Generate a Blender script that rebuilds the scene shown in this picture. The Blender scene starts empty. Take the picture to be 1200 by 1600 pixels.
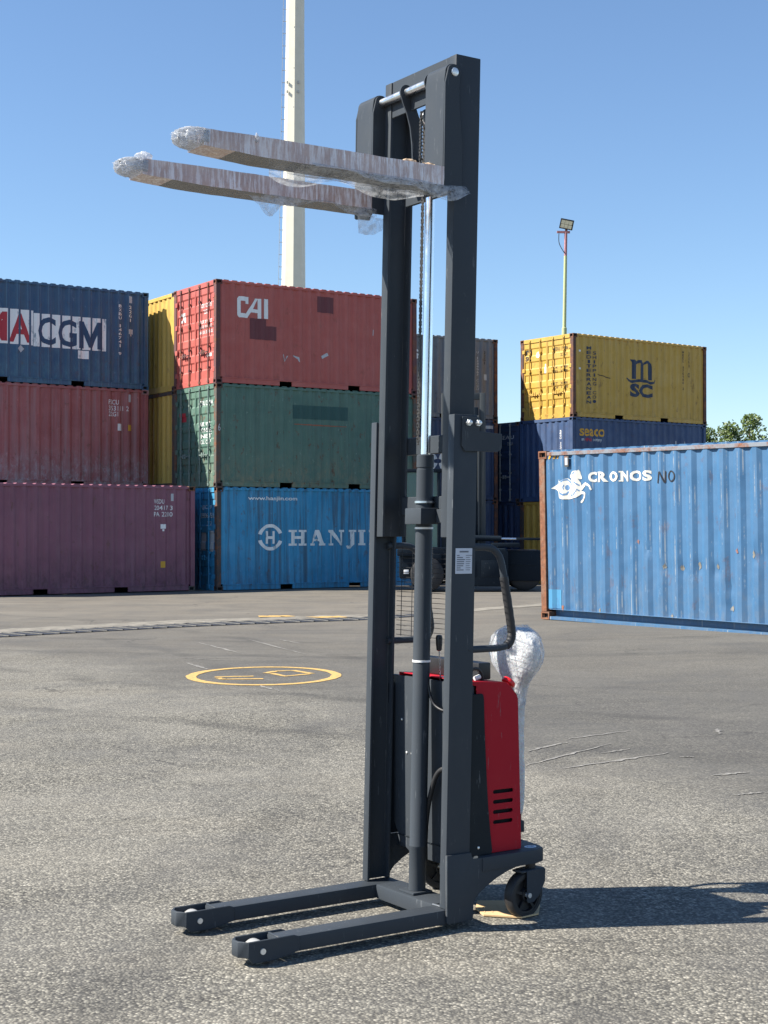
import bpy, bmesh, math, random
from mathutils import Vector, Matrix
rnd = random.Random(7)
SC = bpy.context.scene
COL = SC.collection

# ------------------------------------------------------------------ camera
cd = bpy.data.cameras.new('camera'); cam = bpy.data.objects.new('camera', cd); COL.objects.link(cam)
cd.sensor_fit = 'VERTICAL'; cd.sensor_height = 36.0; cd.sensor_width = 27.0
cd.lens = 36.0 * 2335.0 / 1600.0
cd.clip_start = 0.1; cd.clip_end = 3000
cam.location = (0, 0, 1.5); cam.rotation_euler = (math.radians(90.666), 0, 0)
SC.camera = cam

# ------------------------------------------------------------------ sky, sun, exposure
SUN_EL, SUN_ROT = 41.5, 264.3
wd = bpy.data.worlds.new('World'); SC.world = wd; wd.use_nodes = True
wn = wd.node_tree
sky = wn.nodes.new('ShaderNodeTexSky'); sky.sky_type = 'NISHITA'; sky.sun_disc = False
sky.sun_elevation = math.radians(SUN_EL); sky.sun_rotation = math.radians(SUN_ROT)
sky.air_density = 1.0; sky.dust_density = 0.05; sky.ozone_density = 5.0; sky.altitude = 0
wn.links.new(sky.outputs[0], wn.nodes['Background'].inputs[0])
wn.nodes['Background'].inputs[1].default_value = 0.080
sd = bpy.data.lights.new('sun', 'SUN'); sun = bpy.data.objects.new('sun', sd); COL.objects.link(sun)
sd.energy = 5.0; sd.angle = math.radians(0.5); sd.color = (1.0, 0.94, 0.84)
_r, _e = math.radians(SUN_ROT), math.radians(SUN_EL)
sv = Vector((math.sin(_r) * math.cos(_e), math.cos(_r) * math.cos(_e), math.sin(_e)))
sun.rotation_euler = sv.to_track_quat('Z', 'Y').to_euler()
SC.view_settings.view_transform = 'Standard'; SC.view_settings.look = 'None'
SC.view_settings.exposure = 1.12; SC.view_settings.gamma = 1.0; SC.view_settings.use_curve_mapping = False
SC.render.engine = 'CYCLES'
SC.cycles.max_bounces = 8; SC.cycles.transparent_max_bounces = 24; SC.cycles.use_denoising = True

# ------------------------------------------------------------------ mesh helpers
class MB:
    def __init__(s): s.v, s.f, s.m = [], [], []; s.mi = 0
    def add(s, vs, fs):
        b = len(s.v); s.v += [tuple(p) for p in vs]
        for f in fs: s.f.append([b + i for i in f]); s.m.append(s.mi)
        return s
    def box(s, x0, x1, y0, y1, z0, z1):
        return s.add([(x0,y0,z0),(x1,y0,z0),(x1,y1,z0),(x0,y1,z0),(x0,y0,z1),(x1,y0,z1),(x1,y1,z1),(x0,y1,z1)],
                     [(0,3,2,1),(4,5,6,7),(0,1,5,4),(1,2,6,5),(2,3,7,6),(3,0,4,7)])
    def prism(s, poly, ax, lo, hi):
        """polygon in the plane across axis ax ('x': (y,z), 'y': (x,z), 'z': (x,y)), extruded from lo to hi"""
        def P(p, t): return {'x': (t, p[0], p[1]), 'y': (p[0], t, p[1]), 'z': (p[0], p[1], t)}[ax]
        n = len(poly)
        ar = sum(poly[i][0]*poly[(i+1)%n][1]-poly[(i+1)%n][0]*poly[i][1] for i in range(n))
        if (ar < 0) != (ax == 'y'): poly = poly[::-1]
        vs = [P(p, lo) for p in poly] + [P(p, hi) for p in poly]
        return s.add(vs, [tuple(reversed(range(n))), tuple(range(n, 2*n))] + [(i, (i+1)%n, n+(i+1)%n, n+i) for i in range(n)])
    def tube(s, pts, r, n=12, caps=True):
        pts = [Vector(p) for p in pts]; R = r if isinstance(r, (list, tuple)) else [r]*len(pts)
        rings = []; up = None
        for i, p in enumerate(pts):
            t = (pts[min(i+1, len(pts)-1)] - pts[max(i-1, 0)]).normalized()
            if up is None: up = t.orthogonal().normalized()
            up = (up - t * up.dot(t)).normalized(); w = t.cross(up)
            rings.append([p + (up*math.cos(2*math.pi*k/n) + w*math.sin(2*math.pi*k/n))*R[i] for k in range(n)])
        vs = [q for rg in rings for q in rg]; fs = []
        for i in range(len(pts)-1):
            for k in range(n): fs.append((i*n+k, i*n+(k+1)%n, (i+1)*n+(k+1)%n, (i+1)*n+k))
        if caps: fs += [tuple(reversed(range(n))), tuple(range((len(pts)-1)*n, len(pts)*n))]
        return s.add(vs, fs)
    def cyl(s, p0, p1, r, n=20): return s.tube([p0, p1], r, n)
    def lathe(s, prof, c, axis='z', n=28, closed=False):
        vs = []
        for (r, h) in prof:
            for k in range(n):
                a = 2*math.pi*k/n; x, y = r*math.cos(a), r*math.sin(a)
                q = {'z': (x, y, h), 'y': (x, -h, y), 'x': (h, x, y)}[axis]
                vs.append((c[0]+q[0], c[1]+q[1], c[2]+q[2]))
        m = len(prof); fs = []
        for i in range(m if closed else m-1):
            j = (i+1) % m
            for k in range(n): fs.append((i*n+k, i*n+(k+1)%n, j*n+(k+1)%n, j*n+k))
        if not closed:
            if prof[0][0] > 1e-6: fs.append(tuple(reversed(range(n))))
            if prof[-1][0] > 1e-6: fs.append(tuple(range((m-1)*n, m*n)))
        return s.add(vs, fs)
    def xf(s, fn): s.v = [tuple(fn(*p)) for p in s.v]; return s
    def mesh(s, name, mats, bevel=0, seg=2, ang=38, recalc=True):
        me = bpy.data.meshes.new(name); me.from_pydata(s.v, [], s.f)
        mats = mats if isinstance(mats, (list, tuple)) else [mats]
        for m in mats: me.materials.append(m)
        for p, mi in zip(me.polygons, s.m): p.material_index = mi
        bm = bmesh.new(); bm.from_mesh(me)
        if recalc: bmesh.ops.recalc_face_normals(bm, faces=bm.faces)
        if bevel:
            es = [e for e in bm.edges if len(e.link_faces) == 2 and e.calc_face_angle(0) > math.radians(40)]
            bmesh.ops.bevel(bm, geom=es, offset=bevel, segments=seg, profile=0.6, affect='EDGES', clamp_overlap=True)
        for f in bm.faces: f.smooth = True
        bm.to_mesh(me); bm.free()
        me.set_sharp_from_angle(angle=math.radians(ang))
        return me
    def obj(s, name, mats, parent=None, **kw):
        return link(name, s.mesh(name, mats, **kw), parent)

def link(name, me, parent=None):
    o = bpy.data.objects.new(name, me); COL.objects.link(o)
    if parent is not None: o.parent = parent
    return o
def thing(name, label, cat, mat=None, group=None):
    o = bpy.data.objects.new(name, None); COL.objects.link(o); o.empty_display_size = 0.2
    if mat is not None: o.matrix_world = mat
    o['label'] = label; o['category'] = cat
    if group: o['group'] = group
    return o
def tag(o, label, cat, group=None):
    o['label'] = label; o['category'] = cat
    if group: o['group'] = group
    return o
def struct(o): o['kind'] = 'structure'; return o
def sstep(a, b, x):
    t = min(1, max(0, (x-a)/(b-a))); return t*t*(3-2*t)
def bez(pts, n=8):
    """smooth polyline through pts (Catmull-Rom)"""
    P = [Vector(p) for p in pts]; out = []
    for i in range(len(P)-1):
        a, b, c, d = P[max(i-1, 0)], P[i], P[i+1], P[min(i+2, len(P)-1)]
        for k in range(n):
            t = k/n
            out.append(0.5*((2*b)+(c-a)*t+(2*a-5*b+4*c-d)*t*t+(3*b-a-3*c+d)*t**3))
    out.append(P[-1]); return out

# ------------------------------------------------------------------ materials
def nt(name):
    m = bpy.data.materials.new(name); m.use_nodes = True
    t = m.node_tree; return m, t, t.nodes['Principled BSDF']
def N(t, typ, **kw):
    n = t.nodes.new(typ)
    for k, v in kw.items():
        if k in n.inputs: n.inputs[k].default_value = v
        else: setattr(n, k, v)
    return n
def coords(t, sc=(1, 1, 1), kind='Object'):
    c = N(t, 'ShaderNodeTexCoord'); mp = N(t, 'ShaderNodeMapping'); mp.inputs['Scale'].default_value = sc
    t.links.new(c.outputs[kind], mp.inputs[0]); return mp.outputs[0]
def noise(t, vec, scale, detail=4, rough=0.55, dist=0.0):
    n = N(t, 'ShaderNodeTexNoise'); n.inputs['Scale'].default_value = scale; n.inputs['Detail'].default_value = detail
    n.inputs['Roughness'].default_value = rough; n.inputs['Distortion'].default_value = dist
    t.links.new(vec, n.inputs['Vector']); return n.outputs['Fac']
def ramp(t, fac, stops, interp='LINEAR'):
    r = N(t, 'ShaderNodeValToRGB'); r.color_ramp.interpolation = interp
    el = r.color_ramp.elements
    while len(el) < len(stops): el.new(0.5)
    for e, (p, c) in zip(el, stops):
        e.position = p; e.color = (c, c, c, 1) if not isinstance(c, (tuple, list)) else (*c[:3], 1)
    t.links.new(fac, r.inputs[0]); return r.outputs[0]
def mix(t, fac, a, b, mode='MIX'):
    m = N(t, 'ShaderNodeMix'); m.data_type = 'RGBA'; m.blend_type = mode
    for sock, val in ((m.inputs[0], fac), (m.inputs[6], a), (m.inputs[7], b)):
        if isinstance(val, (int, float)): sock.default_value = val
        elif isinstance(val, (tuple, list)): sock.default_value = (*val[:3], 1)
        else: t.links.new(val, sock)
    return m.outputs[2]
def math_(t, op, a, b=0.0, c=None):
    m = N(t, 'ShaderNodeMath'); m.operation = op; m.use_clamp = False
    for i, v in enumerate((a, b) if c is None else (a, b, c)):
        if isinstance(v, (int, float)): m.inputs[i].default_value = v
        else: t.links.new(v, m.inputs[i])
    return m.outputs[0]
def bump(t, h, strength, dist, bsdf):
    b = N(t, 'ShaderNodeBump'); b.inputs['Strength'].default_value = strength; b.inputs['Distance'].default_value = dist
    t.links.new(h, b.inputs['Height']); t.links.new(b.outputs[0], bsdf.inputs['Normal'])

def plain(name, col, rough=0.5, metal=0.0, var=0.15, scale=14.0, bmp=0.0, spec=0.5):
    m, t, b = nt(name); v = coords(t)
    f = noise(t, v, scale, 5)
    lo = tuple(c*(1-var) for c in col); hi = tuple(min(1, c*(1+var)) for c in col)
    t.links.new(ramp(t, f, [(0.3, lo), (0.7, hi)]), b.inputs['Base Color'])
    t.links.new(ramp(t, noise(t, v, scale*2.3, 3), [(0.3, max(0.02, rough-0.06)), (0.7, min(1, rough+0.06))]), b.inputs['Roughness'])
    b.inputs['Metallic'].default_value = metal; b.inputs['Specular IOR Level'].default_value = spec
    if bmp: bump(t, noise(t, v, scale*6, 3), bmp, 0.002, b)
    return m

def machine_paint(name, col, rough=0.42, dust=(0.16, 0.16, 0.15)):
    """powder coat with fine orange peel, a bit of dust and rubbed spots"""
    m, t, b = nt(name); v = coords(t)
    d = ramp(t, noise(t, v, 5.0, 6, 0.65), [(0.5, 0.0), (0.82, 0.09)])
    c = mix(t, d, col, dust)
    sc = ramp(t, noise(t, coords(t, (60, 60, 8)), 1.0, 4, 0.7), [(0.64, 0.0), (0.68, 0.45)])
    c = mix(t, sc, c, (0.15, 0.16, 0.17))
    t.links.new(c, b.inputs['Base Color'])
    t.links.new(ramp(t, noise(t, v, 9.0, 5), [(0.3, rough-0.07), (0.7, rough+0.1)]), b.inputs['Roughness']); b.inputs['Specular IOR Level'].default_value = 0.10
    bump(t, noise(t, v, 260.0, 2), 0.12, 0.001, b)
    return m

def box_paint(name, col, fade, rust=0.3, streak=0.3, low=None, lowamt=0.0, worn=None, seed=0.0, scuff=0.3, stc=None, wthr=0.52):
    """weathered container paint: blotchy fading, vertical run marks, rust, scuffs near the bottom, all over the object's own coordinates"""
    m, t, b = nt(name)
    tc = N(t, 'ShaderNodeTexCoord'); add = N(t, 'ShaderNodeVectorMath'); add.operation = 'ADD'; add.inputs[1].default_value = (seed, seed*0.7, 0)
    t.links.new(tc.outputs['Object'], add.inputs[0])
    def mp(sc):
        q = N(t, 'ShaderNodeMapping'); q.inputs['Scale'].default_value = sc; t.links.new(add.outputs[0], q.inputs[0]); return q.outputs[0]
    c = mix(t, ramp(t, noise(t, mp((0.8, 0.8, 1.1)), 1.0, 7, 0.62, 0.4), [(0.36, 0.0), (0.66, 1.0)]), col, fade)
    st = ramp(t, noise(t, mp((7.5, 7.5, 0.35)), 1.0, 5, 0.6), [(0.48, 0.0), (0.62, streak)])
    c = mix(t, st, c, stc or tuple(x*0.55 + 0.03 for x in fade))
    st2 = ramp(t, noise(t, mp((16, 16, 0.7)), 1.0, 4, 0.6), [(0.6, 0.0), (0.72, streak*0.8)])
    c = mix(t, st2, c, tuple(min(1, x*1.25+0.06) for x in fade))
    sep = N(t, 'ShaderNodeSeparateXYZ'); t.links.new(tc.outputs['Object'], sep.inputs[0])
    if low is not None:
        h = ramp(t, math_(t, 'DIVIDE', sep.outputs[2], 2.6), [(0.04, 1.0), (0.42, 0.0)])
        g = math_(t, 'MULTIPLY', h, math_(t, 'ADD', ramp(t, noise(t, mp((3.5, 3.5, 3.0)), 1.0, 8, 0.7), [(0.42, 0.0), (0.6, lowamt*0.5)]), ramp(t, noise(t, mp((11, 11, 5)), 1.0, 7, 0.75), [(0.52, 0.0), (0.57, lowamt*0.6)])))
        c = mix(t, g, c, low)
    if worn is not None:
        ph = math_(t, 'ADD', math_(t, 'MULTIPLY', math_(t, 'PINGPONG', math_(t, 'SUBTRACT', sep.outputs[0], 0.235), 0.139), 1/0.139), 0.0)
        ridge = ramp(t, ph, [(0.0, 0.0), (0.2, 0.0), (0.27, 1.0), (0.36, 0.0)])
        wn_ = ramp(t, noise(t, mp((2.2, 2.2, 1.3)), 1.0, 6, 0.75), [(wthr, 0.0), (wthr+0.08, 1.0)])
        c = mix(t, math_(t, 'MULTIPLY', math_(t, 'MULTIPLY', ridge, wn_), 0.85), c, worn)
    sf = ramp(t, noise(t, mp((9, 9, 6)), 1.0, 7, 0.75), [(0.62, 0.0), (0.655, scuff)])
    c = mix(t, sf, c, tuple(min(1, x*1.2+0.1) for x in fade))
    fk_ = ramp(t, noise(t, mp((34, 34, 9)), 1.0, 5, 0.75), [(0.67, 0.0), (0.7, min(1.0, scuff*1.3))])
    c = mix(t, fk_, c, ramp(t, noise(t, mp((3, 3, 3)), 1.0, 3), [(0.42, tuple(min(1, x*1.3+0.16) for x in fade)), (0.58, (0.07, 0.04, 0.03))]))
    rs = ramp(t, noise(t, mp((5.2, 5.2, 3.2)), 1.0, 9, 0.72, 0.3), [(0.585, 0.0), (0.64, rust)])
    c = mix(t, rs, c, ramp(t, noise(t, mp((20, 20, 20)), 1.0, 3), [(0.3, (0.05, 0.022, 0.012)), (0.7, (0.16, 0.062, 0.025))]))
    t.links.new(c, b.inputs['Base Color'])
    t.links.new(ramp(t, noise(t, mp((4, 4, 4)), 1.0, 5), [(0.3, 0.45), (0.7, 0.68)]), b.inputs['Roughness'])
    dn = math_(t, 'ADD', math_(t, 'MULTIPLY', noise(t, mp((2.3, 2.3, 1.7)), 1.0, 2), 1.0), math_(t, 'MULTIPLY', rs, 0.03))
    bump(t, dn, 0.5, 0.05, b)
    return m

def decal_paint(name, col, wear=0.45, under=None, scale=7.0, z=0.5):
    """sprayed lettering; worn through in places to the paint below"""
    m, t, b = nt(name); v = coords(t, (1, 1, z))
    w = ramp(t, noise(t, v, scale, 7, 0.7), [(0.56, 0.0), (0.64, wear)])
    t.links.new(mix(t, w, col, under or tuple(c*0.4 for c in col)), b.inputs['Base Color'])
    b.inputs['Roughness'].default_value = 0.6
    return m

def rusty(name, base, amt=0.5):
    m, t, b = nt(name); v = coords(t)
    f = ramp(t, noise(t, v, 3.2, 9, 0.72), [(0.5-0.25*amt, 0.0), (0.62-0.12*amt, 1.0)])
    r = ramp(t, noise(t, v, 14, 6, 0.7), [(0.3, (0.09, 0.035, 0.018)), (0.55, (0.20, 0.075, 0.033)), (0.75, (0.31, 0.13, 0.06))])
    t.links.new(mix(t, f, base, r), b.inputs['Base Color']); b.inputs['Roughness'].default_value = 0.75
    bump(t, noise(t, v, 40, 5), 0.4, 0.004, b)
    return m

M = {}
M['slate'] = machine_paint('slate_powder_coat', (0.046, 0.054, 0.064), 0.42)
M['trim'] = machine_paint('dark_trim_paint', (0.016, 0.021, 0.026), 0.42)
M['red'] = machine_paint('red_cover_paint', (0.36, 0.014, 0.026), 0.36, dust=(0.38, 0.06, 0.06))
M['redplastic'] = plain('red_button_plastic', (0.72, 0.018, 0.022), 0.3)
M['black'] = plain('black_plastic', (0.012, 0.012, 0.014), 0.45)
M['rubber'] = plain('black_rubber', (0.018, 0.018, 0.02), 0.6, bmp=0.2)
M['hole'] = plain('dark_opening', (0.006, 0.006, 0.007), 0.9)
M['chrome'] = plain('chromed_steel', (0.85, 0.85, 0.85), 0.22, 1.0, 0.02)
M['zinc'] = plain('zinc_plated_steel', (0.62, 0.64, 0.66), 0.3, 1.0, 0.08)
M['bolt'] = plain('bright_bolt_metal', (0.8, 0.8, 0.78), 0.35, 0.6, 0.06)
M['white'] = plain('white_plastic', (0.8, 0.8, 0.8), 0.4, var=0.04)
M['chain'] = plain('oiled_chain_steel', (0.10, 0.095, 0.09), 0.4, 0.7)
M['nylon'] = plain('grey_nylon_roller', (0.33, 0.33, 0.32), 0.5)
M['weld'] = plain('weld_bead_metal', (0.2, 0.21, 0.22), 0.4, 0.6, bmp=0.4)
M['label'] = plain('sticker_paper', (0.52, 0.55, 0.62), 0.45, var=0.04)
M['ink'] = plain('grey_print', (0.14, 0.15, 0.18), 0.6)
M['stickerblue'] = plain('pale_blue_sticker', (0.45, 0.6, 0.72), 0.35, var=0.05)
M['castdark'] = plain('grimy_casting_paint', (0.03, 0.028, 0.028), 0.7)
M['bar'] = plain('galvanised_bar', (0.3, 0.31, 0.31), 0.5, 0.3, 0.25)
M['barg'] = plain('green_grey_bar', (0.14, 0.19, 0.17), 0.5, 0.0, 0.3)
M['underside'] = plain('container_underside', (0.02, 0.02, 0.02), 0.9)

# ------------------------------------------------------------------ ground
CO, CU, CV, CW = None, None, None, None
def frame(x, y, z, yaw, tx=0.0, ty=0.0):
    c, s = math.cos(math.radians(yaw)), math.sin(math.radians(yaw))
    u = Vector((c, s, tx)).normalized(); v = Vector((-s, c, ty)); w = u.cross(v).normalized(); v = w.cross(u)
    m = Matrix((u, v, w)).transposed().to_4x4(); m.translation = (x, y, z); return m
FC = frame(2.436, 23.14, 0.115, -51.94, -0.0077, 0.03)
def gz(x, y):
    """the yard is nearly flat: it rises a little towards the single blue container and falls away behind the stacks"""
    n = Vector((-math.sin(math.radians(-51.94)), math.cos(math.radians(-51.94))))
    d = (Vector((x, y)) - Vector((2.436, 23.14))).dot(n)      # behind the front of that container > 0
    z = 0.105 * sstep(-5.5, -0.2, d) * sstep(-0.5, 2.2, x + max(0, 23-y)*0.0) * (1 - sstep(30, 38, y))
    z += -0.03 * sstep(27, 36, y) - 0.185 * sstep(39, 46, y)
    return z
def lines(a, b, n): return [a + (b-a)*i/n for i in range(n+1)]
xs = [-900, -400, -150, -60, -30] + lines(-20, 20, 80) + [30, 60, 150, 400, 900]
ys = [-60, -20] + lines(-4, 50, 108) + [60, 90, 150, 300, 700, 1500]
gb = MB()
gb.add([(x, y, gz(x, y)) for y in ys for x in xs],
       [(j*len(xs)+i, j*len(xs)+i+1, (j+1)*len(xs)+i+1, (j+1)*len(xs)+i) for j in range(len(ys)-1) for i in range(len(xs)-1)])

def asphalt():
    m, t, b = nt('worn_asphalt')
    v = coords(t)
    # stones: two sizes of cells, each with its own tone, set in dark binder
    def cells(scale, rnd_=1.0):
        q = N(t, 'ShaderNodeTexVoronoi'); q.inputs['Scale'].default_value = scale; q.inputs['Randomness'].default_value = rnd_
        wv = N(t, 'ShaderNodeVectorMath'); wv.operation = 'ADD'
        nn = N(t, 'ShaderNodeTexNoise'); nn.inputs['Scale'].default_value = scale*0.7
        t.links.new(v, nn.inputs['Vector']); sc = N(t, 'ShaderNodeVectorMath'); sc.operation = 'SCALE'; sc.inputs['Scale'].default_value = 0.5/scale
        t.links.new(nn.outputs['Color'], sc.inputs[0]); t.links.new(v, wv.inputs[0]); t.links.new(sc.outputs[0], wv.inputs[1])
        t.links.new(wv.outputs[0], q.inputs['Vector']); return q
    a = cells(88.0); c2 = cells(42.0)
    def tone(q, stops):
        s = N(t, 'ShaderNodeSeparateColor'); t.links.new(q.outputs['Color'], s.inputs[0]); return ramp(t, s.outputs[0], stops)
    t1 = tone(a, [(0.0, (0.05, 0.047, 0.04)), (0.25, (0.105, 0.099, 0.084)), (0.5, (0.19, 0.178, 0.146)), (0.8, (0.29, 0.271, 0.22)), (1.0, (0.50, 0.467, 0.385))])
    t2 = tone(c2, [(0.0, (0.05, 0.047, 0.042)), (0.5, (0.15, 0.141, 0.12)), (0.9, (0.30, 0.281, 0.235)), (1.0, (0.42, 0.395, 0.335))])
    stone = mix(t, 0.30, t1, t2)
    binder = ramp(t, a.outputs['Distance'], [(0.42, 0.0), (0.72, 0.75)])
    stone = mix(t, binder, stone, (0.038, 0.036, 0.033))
    fine = mix(t, 0.5, ramp(t, noise(t, v, 75, 6, 0.85), [(0.3, (0.035, 0.034, 0.033)), (0.55, (0.070, 0.067, 0.063)), (0.74, (0.17, 0.161, 0.143))]), mix(t, 0.6, t1, (0.055, 0.053, 0.050)))
    # where the top has lost its fines the stones show; elsewhere it is smooth
    big = noise(t, coords(t, (0.32, 0.42, 1)), 1.0, 6, 0.62, 0.5)
    sep = N(t, 'ShaderNodeSeparateXYZ'); t.links.new(v, sep.inputs[0])
    smooth = ramp(t, math_(t, 'ADD', math_(t, 'MULTIPLY', math_(t, 'SUBTRACT', math_(t, 'ADD', sep.outputs[1], math_(t, 'MULTIPLY', sep.outputs[0], 1.6)), 10.4), 0.26), math_(t, 'MULTIPLY', math_(t, 'SUBTRACT', big, 0.5), 1.6)), [(0.0, 0.0), (0.5, 0.92)])
    col = mix(t, smooth, stone, fine)
    # pale dust, heavier towards the stacks, and darker traffic marks along the lane
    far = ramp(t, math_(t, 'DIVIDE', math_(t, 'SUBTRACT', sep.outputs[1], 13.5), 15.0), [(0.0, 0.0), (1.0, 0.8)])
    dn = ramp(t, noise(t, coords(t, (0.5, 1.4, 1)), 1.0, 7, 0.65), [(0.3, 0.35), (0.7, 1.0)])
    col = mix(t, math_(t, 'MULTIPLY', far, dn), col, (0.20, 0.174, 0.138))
    patch = ramp(t, noise(t, coords(t, (0.55, 0.75, 1)), 1.0, 7, 0.7, 0.8), [(0.40, 0.0), (0.66, 0.6)])
    patch = math_(t, 'MULTIPLY', patch, math_(t, 'SUBTRACT', 1.0, math_(t, 'MULTIPLY', smooth, 0.6)))
    col = mix(t, patch, col, mix(t, 0.5, col, (0.29, 0.275, 0.24)))
    dk = ramp(t, noise(t, coords(t, (0.9, 0.6, 1)), 1.0, 6, 0.7, 0.6), [(0.46, 0.0), (0.66, 0.45)])
    col = mix(t, dk, col, (0.085, 0.083, 0.08))
    trk = ramp(t, noise(t, coords(t, (0.35, 3.4, 1)), 1.0, 6, 0.7, 0.6), [(0.52, 0.0), (0.72, 0.4)])
    col = mix(t, math_(t, 'MULTIPLY', trk, smooth), col, (0.055, 0.056, 0.058))
    ve = N(t, 'ShaderNodeTexVoronoi'); ve.feature = 'DISTANCE_TO_EDGE'; ve.inputs['Scale'].default_value = 0.33
    nn2 = N(t, 'ShaderNodeTexNoise'); nn2.inputs['Scale'].default_value = 1.6; nn2.inputs['Detail'].default_value = 6; t.links.new(v, nn2.inputs['Vector'])
    av = N(t, 'ShaderNodeVectorMath'); av.operation = 'ADD'; t.links.new(v, av.inputs[0]); t.links.new(nn2.outputs['Color'], av.inputs[1]); t.links.new(av.outputs[0], ve.inputs['Vector'])
    ck = math_(t, 'MULTIPLY', ramp(t, ve.outputs['Distance'], [(0.0, 1.0), (0.008, 0.0)]), ramp(t, noise(t, coords(t, (0.4, 0.4, 1)), 1.0, 4), [(0.52, 0.0), (0.6, 0.8)]))
    col = mix(t, ck, col, (0.04, 0.038, 0.036))
    for (cx_, cy_, rr_, w_, am) in ((9.5, 30.0, 19.5, 0.16, 0.5), (9.5, 30.0, 21.4, 0.16, 0.5), (-22.0, 9.0, 21.5, 0.14, 0.35), (-22.0, 9.0, 23.1, 0.14, 0.35), (3.0, 44.0, 24.5, 0.2, 0.45), (3.0, 44.0, 26.6, 0.2, 0.45)):
        ds = N(t, 'ShaderNodeVectorMath'); ds.operation = 'DISTANCE'; t.links.new(v, ds.inputs[0]); ds.inputs[1].default_value = (cx_, cy_, 0)
        dd = math_(t, 'ABSOLUTE', math_(t, 'SUBTRACT', math_(t, 'ADD', ds.outputs['Value'], math_(t, 'MULTIPLY', noise(t, coords(t, (0.5, 0.5, 1)), 1.0, 3), 0.8)), rr_+0.4))
        tm_ = math_(t, 'MULTIPLY', ramp(t, dd, [(w_*0.5, 1.0), (w_*1.3, 0.0)]), ramp(t, noise(t, coords(t, (1.2, 1.2, 1)), 1.0, 7, 0.7), [(0.4, 0.0), (0.65, am)]))
        col = mix(t, tm_, col, (0.038, 0.037, 0.036))
    sand = ramp(t, noise(t, coords(t, (0.16, 0.5, 1)), 1.0, 8, 0.68, 0.8), [(0.5, 0.0), (0.64, 0.5)])
    col = mix(t, math_(t, 'MULTIPLY', sand, math_(t, 'SUBTRACT', 1.0, math_(t, 'MULTIPLY', smooth, 0.75))), col, mix(t, 0.4, col, (0.30, 0.27, 0.215)))
    oil = ramp(t, noise(t, coords(t, (1.3, 1.1, 1)), 1.0, 5, 0.6), [(0.66, 0.0), (0.74, 0.35)])
    col = mix(t, oil, col, (0.05, 0.05, 0.05))
    wht = ramp(t, noise(t, v, 26, 6, 0.8), [(0.7, 0.0), (0.76, 0.45)])
    col = mix(t, wht, col, (0.4, 0.385, 0.35))
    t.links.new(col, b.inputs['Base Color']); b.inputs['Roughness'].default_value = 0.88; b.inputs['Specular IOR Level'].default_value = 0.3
    hh = mix(t, smooth, ramp(t, a.outputs['Distance'], [(0.0, 1.0), (0.7, 0.0)]), ramp(t, noise(t, v, 130, 3, 0.7), [(0.2, 0.3), (0.8, 0.7)]))
    bump(t, hh, 0.6, 0.005, b)
    return m
M['asphalt'] = asphalt()
struct(gb.obj('ground', M['asphalt']))

def worn_paint(name, col, cover=0.5):
    m, t, b = nt(name); v = coords(t)
    w = ramp(t, noise(t, v, 22, 8, 0.8), [(cover-0.06, 0.0), (cover+0.06, 1.0)])
    t.links.new(mix(t, w, col, tuple(c*0.32+0.07 for c in col)), b.inputs['Base Color']); b.inputs['Roughness'].default_value = 0.85
    return m
M['yellowline'] = worn_paint('worn_yellow_road_paint', (0.56, 0.36, 0.11), 0.56)
M['whitescratch'] = worn_paint('pale_scratch_dust', (0.36, 0.335, 0.29), 0.44)
M['gutter'] = plain('pale_gutter_concrete', (0.20, 0.182, 0.15), 0.9, var=0.4, scale=4, bmp=0.5)

def ribbon(pts, w, z=0.004, jit=0.0, taper=False):
    b = MB(); vs = []
    for i, p in enumerate(pts):
        a, c = Vector(pts[max(i-1, 0)]), Vector(pts[min(i+1, len(pts)-1)])
        d = (c-a).normalized(); n = Vector((-d.y, d.x))
        k = 1.0
        if taper: k = 0.25 + 0.75*math.sin(math.pi*min(1, max(0, i/(len(pts)-1))))
        for s in (-1, 1):
            q = Vector(p) + n*s*w*0.5*k*(1 + rnd.uniform(-jit, jit)); vs.append((q.x, q.y, gz(q.x, q.y)+z))
    return b.add(vs, [(2*i, 2*i+2, 2*i+3, 2*i+1) for i in range(len(pts)-1)])
ring = []
for k in range(73):
    a = 2*math.pi*k/72; ring.append((-1.23 + 0.74*math.cos(a), 15.34 + 0.93*math.sin(a)))
struct(ribbon(ring, 0.105, jit=0.12).obj('painted_ring', M['yellowline']))
gm = MB()
for pts in ([(-1.72, 15.19), (-1.33, 15.26)], [(-1.62, 14.95), (-1.21, 15.0)], [(-1.68, 15.1), (-1.6, 14.95)], [(-1.24, 15.58), (-1.14, 15.81)], [(-1.14, 15.81), (-0.96, 15.88), (-0.75, 15.53)], [(-0.78, 15.5), (-1.01, 15.26), (-1.16, 15.56)]):
    q = [Vector(pts[0]).lerp(Vector(pts[1]), k/6) for k in range(7)] if len(pts) == 2 else [Vector(p) for p in pts]
    r_ = ribbon(q, 0.075, jit=0.25); gm.add(r_.v, r_.f)
struct(gm.obj('painted_symbol', M['yellowline']))
def wob(p, q, n=14, amp=0.012):
    p, q = Vector(p), Vector(q); d = (q-p).normalized(); nn = Vector((-d.y, d.x))
    return [p.lerp(q, k/n) + nn*rnd.uniform(-amp, amp) for k in range(n+1)]
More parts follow.
